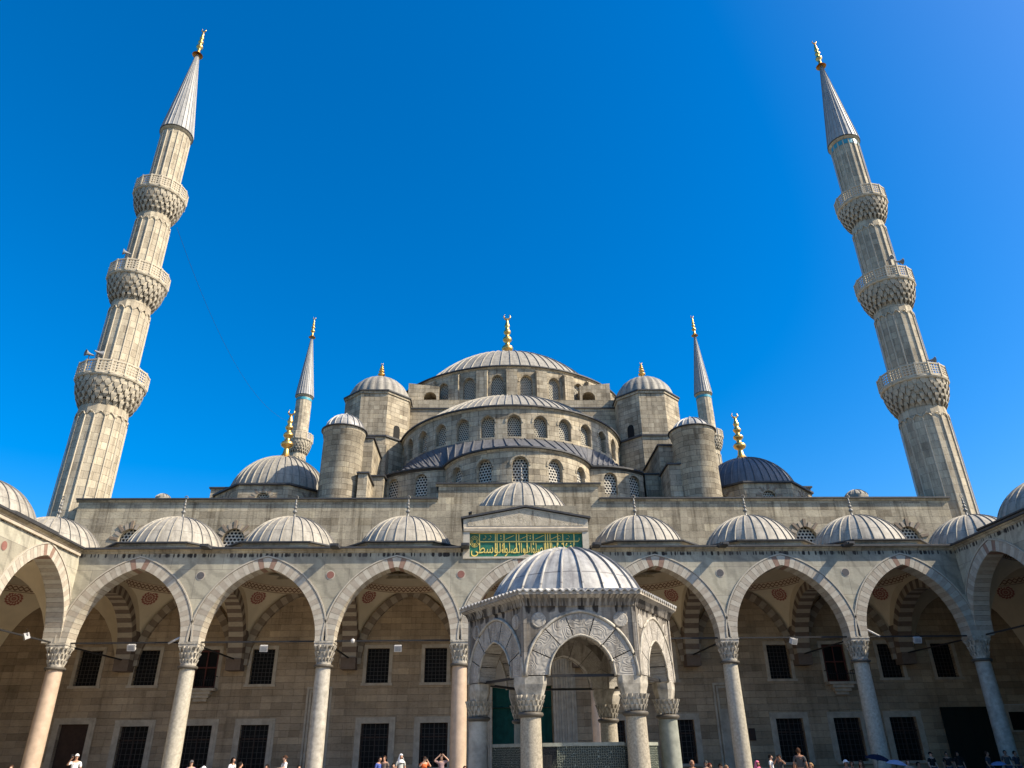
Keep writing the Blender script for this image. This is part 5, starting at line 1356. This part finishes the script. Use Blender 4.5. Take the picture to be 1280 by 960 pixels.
def pose_mesh(pose):
    if pose in CACHE: return CACHE[pose]
    p = POSES[pose]; sit = pose == 'sit'
    kn = [(-.12, -.42, .95), (.12, -.42, .95)] if sit else [(-.10, -.02, .50), (.10, -.02, .50)]
    an = [(-.12, -.44, .52), (.12, -.44, .52)] if sit else [(-.10, .03, .09), (.10, .03, .09)]
    to = [(-.13, -.60, .47), (.13, -.60, .47)] if sit else [(-.11, -.14, .035), (.11, -.14, .035)]
    N_ = [((0, 0, .95), (.14, .10)), ((0, 0, 1.10), (.125, .09)), ((0, .01, 1.27), (.15, .10)), ((0, .01, 1.395), (.12, .085)), ((0, .0, 1.465), .055),
          ((0, -.015, 1.525), (.062, .07)), ((0, -.02, 1.59), (.078, .098)), ((0, -.01, 1.655), (.07, .088)), ((0, -.005, 1.70), (.04, .05))]
    E_ = [(i, i+1) for i in range(8)]
    def ad(pt, r, par): N_.append((pt, r)); E_.append((par, len(N_)-1)); return len(N_)-1
    nose = ad((0, -.125, 1.575), .014, 6)
    ar = []
    for s in (0, 1):
        sg = -1 if s == 0 else 1
        sh = ad((sg*.185, .01, 1.40), .052, 3); el = ad(p['el'][s], .040, sh); wr = ad(p['wr'][s], .026, el)
        W = Vector(p['wr'][s]); d = (W-Vector(p['el'][s])).normalized(); pl_ = ad(tuple(W+d*.07), (.034, .022), wr)
        side = Vector((1, 0, 0)); side = (side-d*side.dot(d)).normalized(); up_ = d.cross(side)
        for j, L in enumerate((.065, .078, .075, .058)):
            b0 = W+d*.085+side*(j-1.5)*.019; f1 = ad(tuple(b0), .0095, pl_); f2 = ad(tuple(b0+d*L*.6-up_*.012), .008, f1); ad(tuple(b0+d*L*.9-up_*.035), .007, f2)
        th = ad(tuple(W+d*.03-side*sg*.035), .011, wr); ad(tuple(W+d*.075-side*sg*.05-up_*.02), .009, th)
        hp = ad((sg*.09, 0, .90), .085, 0); k_ = ad(kn[s], .06, hp); a_ = ad(an[s], .04, k_); ad(to[s], .036, a_)
    body = skin(N_, E_, 'person_body')
    S = [((0, 0, .97), (.165, .125)), ((0, 0, 1.10), (.155, .115)), ((0, .01, 1.27), (.172, .122)), ((0, .01, 1.39), (.13, .095)), ((0, .005, 1.44), (.075, .07))]; SE = [(0, 1), (1, 2), (2, 3), (3, 4)]
    for s in (0, 1):
        sg = -1 if s == 0 else 1; S.append(((sg*.185, .01, 1.395), .068)); SE.append((3, len(S)-1)); a = Vector((sg*.185, .01, 1.40)); m_ = a.lerp(Vector(p['el'][s]), .8); S.append((tuple(m_), .057)); SE.append((len(S)-2, len(S)-1))
    shirt = skin(S, SE, 'shirt')
    T = [((0, 0, .98), (.155, .118))]; TE = []
    for s in (0, 1):
        sg = -1 if s == 0 else 1; i = len(T); T += [((sg*.09, 0, .90), .108), (kn[s], .078), (tuple(Vector(an[s])+Vector((0, 0, .03))), .06)]; TE += [(0, i), (i, i+1), (i+1, i+2)]
    trousers = skin(T, TE, 'trousers')
    CACHE[pose] = (body, shirt, trousers); return CACHE[pose]
def head_cover(kind):
    key = 'h_'+kind
    if key in CACHE: return CACHE[key]
    b = MB(); c = Vector((0, .005, 1.61)); n, m_ = 18, 12
    def P(i, j, grow):
        th = pi*j/m_; ph = 2*pi*i/n; r = 1
        v = Vector((sin(th)*sin(ph)*.092*grow, -sin(th)*cos(ph)*.118*grow, cos(th)*.125*grow)); return c+v
    g_ = {'short': 1.0, 'long': 1.04, 'scarf': 1.14, 'cap': 1.05}[kind]
    for j in range(m_):
        for i in range(n):
            ph = 2*pi*(i+.5)/n; front = cos(ph)
            lim = {'short': 3.6 if front > .35 else (5.6 if front > -.2 else 7.6), 'long': 3.6 if front > .45 else 9.5, 'scarf': 3.4 if front > .6 else 12, 'cap': 4.2 if front > .3 else 6.0}[kind]
            if j < lim: b.face([P(i, j, g_), P(i, j+1, g_), P(i+1, j+1, g_), P(i+1, j, g_)], smooth=True)
    if kind in ('long', 'scarf'):
        w = 1.0 if kind == 'long' else 1.25
        b.lathe([(.085*w, 1.62), (.11*w, 1.52), (.135*w, 1.42), (.15*w, 1.34)], (0, .02, 0), 18, a0=.75, a1=2*pi-.75)
        if kind == 'scarf': b.lathe([(.095, 1.50), (.13, 1.44), (.17, 1.37)], (0, -.0, 0), 18)
    if kind == 'cap':
        b.face([(-.07, -.10, 1.66), (.07, -.10, 1.66), (.05, -.20, 1.645), (-.05, -.20, 1.645)]); b.face([(-.07, -.10, 1.65), (.07, -.10, 1.65), (.05, -.20, 1.637), (-.05, -.20, 1.637)])
    o = b.build('tmp', 'iron'); me = o.data; bpy.data.objects.remove(o); CACHE[key] = me; return me
def eyes_mesh():
    if 'eyes' in CACHE: return CACHE['eyes']
    b = MB()
    for s in (-1, 1): b.sphere((s*.032, -.108, 1.602), (.013, .008, .008), 8, 6)
    b.box(-.026, .026, -.116, -.106, 1.540, 1.547)
    for s in (-1, 1): b.sphere((s*.082, .0, 1.59), (.012, .022, .034), 8, 6)
    o = b.build('tmp', 'iron'); CACHE['eyes'] = o.data; bpy.data.objects.remove(o); return CACHE['eyes']
SKINS = [(.48, .27, .18), (.36, .19, .12), (.55, .34, .24)]
NP = 0
def person(px, py, Y, pose, shirt, hair, haircol, face, lab, trs=(.04, .045, .07), skinc=0, prop=None):
    global NP; NP += 1
    top = at(px, py, Y); fl = FL if Y > 37.3 else 0
    pose = 'sit' if pose == 'stand' and py > 948.4 else pose; sit = pose == 'sit'; full = 1.735
    if sit: s = .98; z0 = top.z-full*s                         # seated: the figure hangs from its head, feet on the courtyard
    else: s = max(.80, min(1.12, (top.z-fl)/full)); z0 = fl
    rt = thing('person', lab, 'person', (top.x, Y, z0)); rt.rotation_euler = (0, 0, face); rt.scale = (s, s, s)
    if rt.get('group') is None: rt['group'] = 'visitors in the courtyard'
    b_, s_, t_ = pose_mesh(pose)
    def add(nm, me, mat):
        o = bpy.data.objects.new(nm, me); COL.objects.link(o); o.parent = rt
        if not me.materials: me.materials.append(None)
        o.material_slots[0].link = 'OBJECT'; o.material_slots[0].material = mat; return o
    sk = cloth('skin_tone_%d' % skinc, SKINS[skinc]); add('body', b_, sk)
    add('shirt', s_, cloth('cloth_%d' % int(shirt[0]*997+shirt[1]*313+shirt[2]*71), shirt)); add('trousers', t_, cloth('trouser_%d' % int(sum(trs)*500), trs))
    add('hair' if hair in ('short', 'long') else ('headscarf' if hair == 'scarf' else 'cap'), head_cover(hair), cloth('hair_%d' % int(haircol[0]*997+haircol[1]*313+haircol[2]*71), haircol))
    add('face_features', eyes_mesh(), cloth('eye_dark', (.10, .05, .04)))
    return rt
DK, BR, WH = (.015, .012, .01), (.06, .03, .018), (.75, .74, .72)
PEOPLE = [
 (15, 956, 36.9, 'sit', (.7, .28, .1), 'short', BR, .2, 'seated visitor by the leftmost column, only the top of the head showing'),
 (97, 942, 36.7, 'phone', WH, 'cap', (.6, .58, .55), .4, 'man in white shirt and cap raising a phone before the left doorway'),
 (240, 950, 36.9, 'sit', (.22, .14, .34), 'cap', (.1, .09, .09), .3, 'seated visitor in a purple top beside the second column from the left'),
 (255, 957.5, 36.4, 'sit', WH, 'cap', WH, -.4, 'seated visitor in a white cap right of the purple-topped one'),
 (292, 946.5, 36.7, 'stand', WH, 'long', DK, 1.2, 'visitor with long dark hair and white top between two windows'),
 (301, 952, 36.7, 'sit', (.12, .14, .11), 'short', DK, 2.2, 'visitor in dark green next to the one with long dark hair'),
 (334.5, 955, 36.9, 'sit', (.15, .1, .08), 'short', DK, -.6, 'low dark-haired head below the second lower window from the left'),
 (357, 944, 36.4, 'reach', WH, 'cap', BR, -1.0, 'man in white shirt and dark cap leaning forward'),
 (374, 956, 36.9, 'sit', (.05, .05, .06), 'short', DK, .5, 'low dark-haired head beside the third column from the left'),
 (475, 945.5, 36.7, 'stand', (.08, .12, .36), 'short', DK, .8, 'man in a royal blue shirt before the window left of the fountain'),
 (481, 944.5, 36.7, 'stand', (.16, .12, .1), 'short', BR, -.3, 'dark-clothed companion right behind the man in royal blue'),
 (492, 953.5, 36.9, 'sit', (.04, .04, .05), 'short', DK, .1, 'low dark-haired head between the blue shirt and the white headscarf'),
 (501.5, 942.5, 36.5, 'stand', (.42, .42, .38), 'scarf', WH, .5, 'woman in a white headscarf standing by the wall'),
 (531, 945.5, 36.4, 'camera', (.75, .16, .05), 'short', BR, .3, 'visitor in a bright orange top holding a camera to the face'),
 (552, 943, 36.4, 'hat', (.30, .2, .2), 'short', DK, .1, 'visitor with both hands raised to the head left of the pink column'),
 (581, 957, 36.5, 'sit', (.3, .12, .08), 'short', BR, .1, 'low head at the foot of the pink column left of the fountain'),
 (864.5, 950, 33.0, 'stand', (.4, .18, .1), 'short', (.35, .2, .13), .4, 'bald visitor just right of the fountain'),
 (882, 950.5, 36.8, 'sit', (.05, .05, .05), 'cap', (.06, .06, .06), .0, 'visitor in a grey cap right of the bald one'),
 (886.5, 953.5, 36.0, 'stand', (.2, .08, .07), 'short', (.12, .03, .02), .6, 'reddish-haired visitor in front of the grey cap'),
 (900, 954, 36.4, 'sit', (.03, .03, .03), 'cap', DK, .2, 'visitor in a black hat at the niche right of the fountain'),
 (907.5, 956, 36.0, 'stand', (.4, .33, .3), 'short', (.25, .15, .08), .7, 'fair-haired low head between black hat and column'),
 (946, 951, 36.5, 'stand', (.6, .12, .2), 'scarf', (.75, .18, .28), .3, 'woman in a pink headscarf right of the lit column'),
 (963, 947, 34.5, 'stand', WH, 'short', DK, 1.0, 'dark-haired man in a white shirt beside a photographer'),
 (974, 946, 34.5, 'camera', (.06, .06, .06), 'short', DK, -.6, 'photographer in black with a camera raised to the eye'),
 (992.5, 953.5, 33, 'stand', (.65, .04, .03), 'short', BR, -.5, 'visitor in a red top left of the tall man'),
 (997, 934.5, 31.0, 'stand', (.07, .07, .07), 'short', BR, 2.6, 'tallest man in a dark grey T-shirt, head well above the crowd'),
 (1013, 953, 32, 'stand', (.25, .1, .08), 'short', (.3, .18, .09), -.8, 'light-brown-haired visitor right of the tall man'),
 (1056.5, 949.5, 34, 'sit', (.06, .08, .1), 'cap', WH, .3, 'visitor in a white cap before the right lower window'),
 (1064, 951, 35.5, 'stand', (.05, .05, .05), 'short', BR, -.3, 'dim figure right behind the white cap'),
 (1075.5, 950, 33, 'stand', (.7, .6, .55), 'long', BR, -.9, 'brown-haired woman in a pale top left of the navy umbrella'),
 (1134, 949, 36.4, 'stand', (.3, .25, .2), 'short', BR, -.2, 'dim visitor in beige right of the pale umbrella'),
 (1147, 952, 36.8, 'stand', (.33, .25, .5), 'short', DK, .2, 'visitor in a lilac top in the right-hand shade'),
 (1164, 947.5, 36.6, 'stand', (.02, .02, .02), 'cap', DK, .2, 'visitor in a black cap in the right-hand shade'),
 (1183, 943.5, 36.7, 'stand', (.02, .02, .02), 'short', DK, -.4, 'visitor in black at the edge of the dark screen'),
 (1196, 941, 36.5, 'stand', (.02, .02, .025), 'scarf', DK, -.2, 'woman in a black headscarf before the dark screen'),
 (1234, 944, 36.7, 'stand', (.05, .05, .05), 'short', BR, .6, 'dim visitor left of the green-shirted one'),
 (1255, 937.5, 36.7, 'stand', (.03, .16, .03), 'short', DK, -.3, 'visitor in a green shirt near the right edge'),
 (1270, 948, 36.7, 'stand', (.04, .04, .04), 'short', DK, .3, 'dark-clothed visitor nearest the right edge'),
]
for q in PEOPLE:
    rt = person(*q, skinc=(q[0] > 850)*1 if q[0] % 3 else 2)
    if q[3] == 'camera':
        t_ = thing('camera', 'small black camera held to the eye by the '+('orange-clad visitor' if q[0] < 700 else 'photographer in black'), 'camera', rt.matrix_basis @ Vector((0, -.24, 1.63)))
        t_.rotation_euler = rt.rotation_euler; b = MB(); b.box(-.065, .065, -.03, .03, -.045, .045); b.build('camera_body', 'iron', t_); b = MB(); b.xf = Matrix.Rotation(pi/2, 4, 'X'); b.lathe([(.035, .02), (.035, .09), (.0, .085)], (0, 0, 0), 12); b.build('lens', 'dark_glass', t_)
    if q[3] == 'phone':
        t_ = thing('phone', 'dark phone held up by the man in white at the left doorway', 'phone', rt.matrix_basis @ Vector((-.15, -.40, 1.64))); b = MB(); b.box(-.036, .036, -.005, .005, -.07, .07); b.build('phone_body', 'iron', t_); t_.rotation_euler = rt.rotation_euler
def umbrella(px, py, Y, R, col, lab, tilt):
    c = at(px, py, Y); rt = thing('umbrella', lab, 'umbrella', (c.x, Y, c.z-.95), 'sun umbrellas'); rt.rotation_euler = tilt
    b = MB(); pr = cap_prof(R, R*.36, 5, .95-R*.36)
    for i in range(len(pr)-1):
        for k in range(8):
            f = lambda r, z, k: (r*sin(2*pi*k/8), -r*cos(2*pi*k/8), z)
            (r0, z0), (r1, z1) = pr[i], pr[i+1]; b.face([f(r0, z0, k), f(r0, z0, k+1), f(r1, z1, k+1), f(r1, z1, k)] if r1 > 1e-5 else [f(r0, z0, k), f(r0, z0, k+1), f(0, z1, 0)])
    b.build('canopy', cloth('canopy_%d' % int(col[0]*999), col), rt)
    b = MB(); b.tube([(0, 0, .99), (0, 0, .1), (.02, 0, .04), (.05, 0, .03), (.06, 0, .07)], .009, 6); b.build('shaft', 'iron', rt)
    b = MB()
    for k in range(8): t = 2*pi*k/8; b.tube([(0, 0, .70), (R*.5*sin(t), -R*.5*cos(t), .95-R*.36+R*.25)], .004, 4)
    b.build('ribs', 'iron', rt)
umbrella(1091, 942.5, 33.5, .52, (.006, .012, .032), 'navy blue umbrella in the right part of the crowd', (.12, .15, 0))
umbrella(1115, 949.5, 33.0, .42, (.25, .30, .42), 'pale blue umbrella beside the navy one', (.1, .12, 0))
umbrella(1248, 951.5, 34.0, .30, (.12, .19, .33), 'small light blue umbrella near the right edge', (.1, -.1, 0))
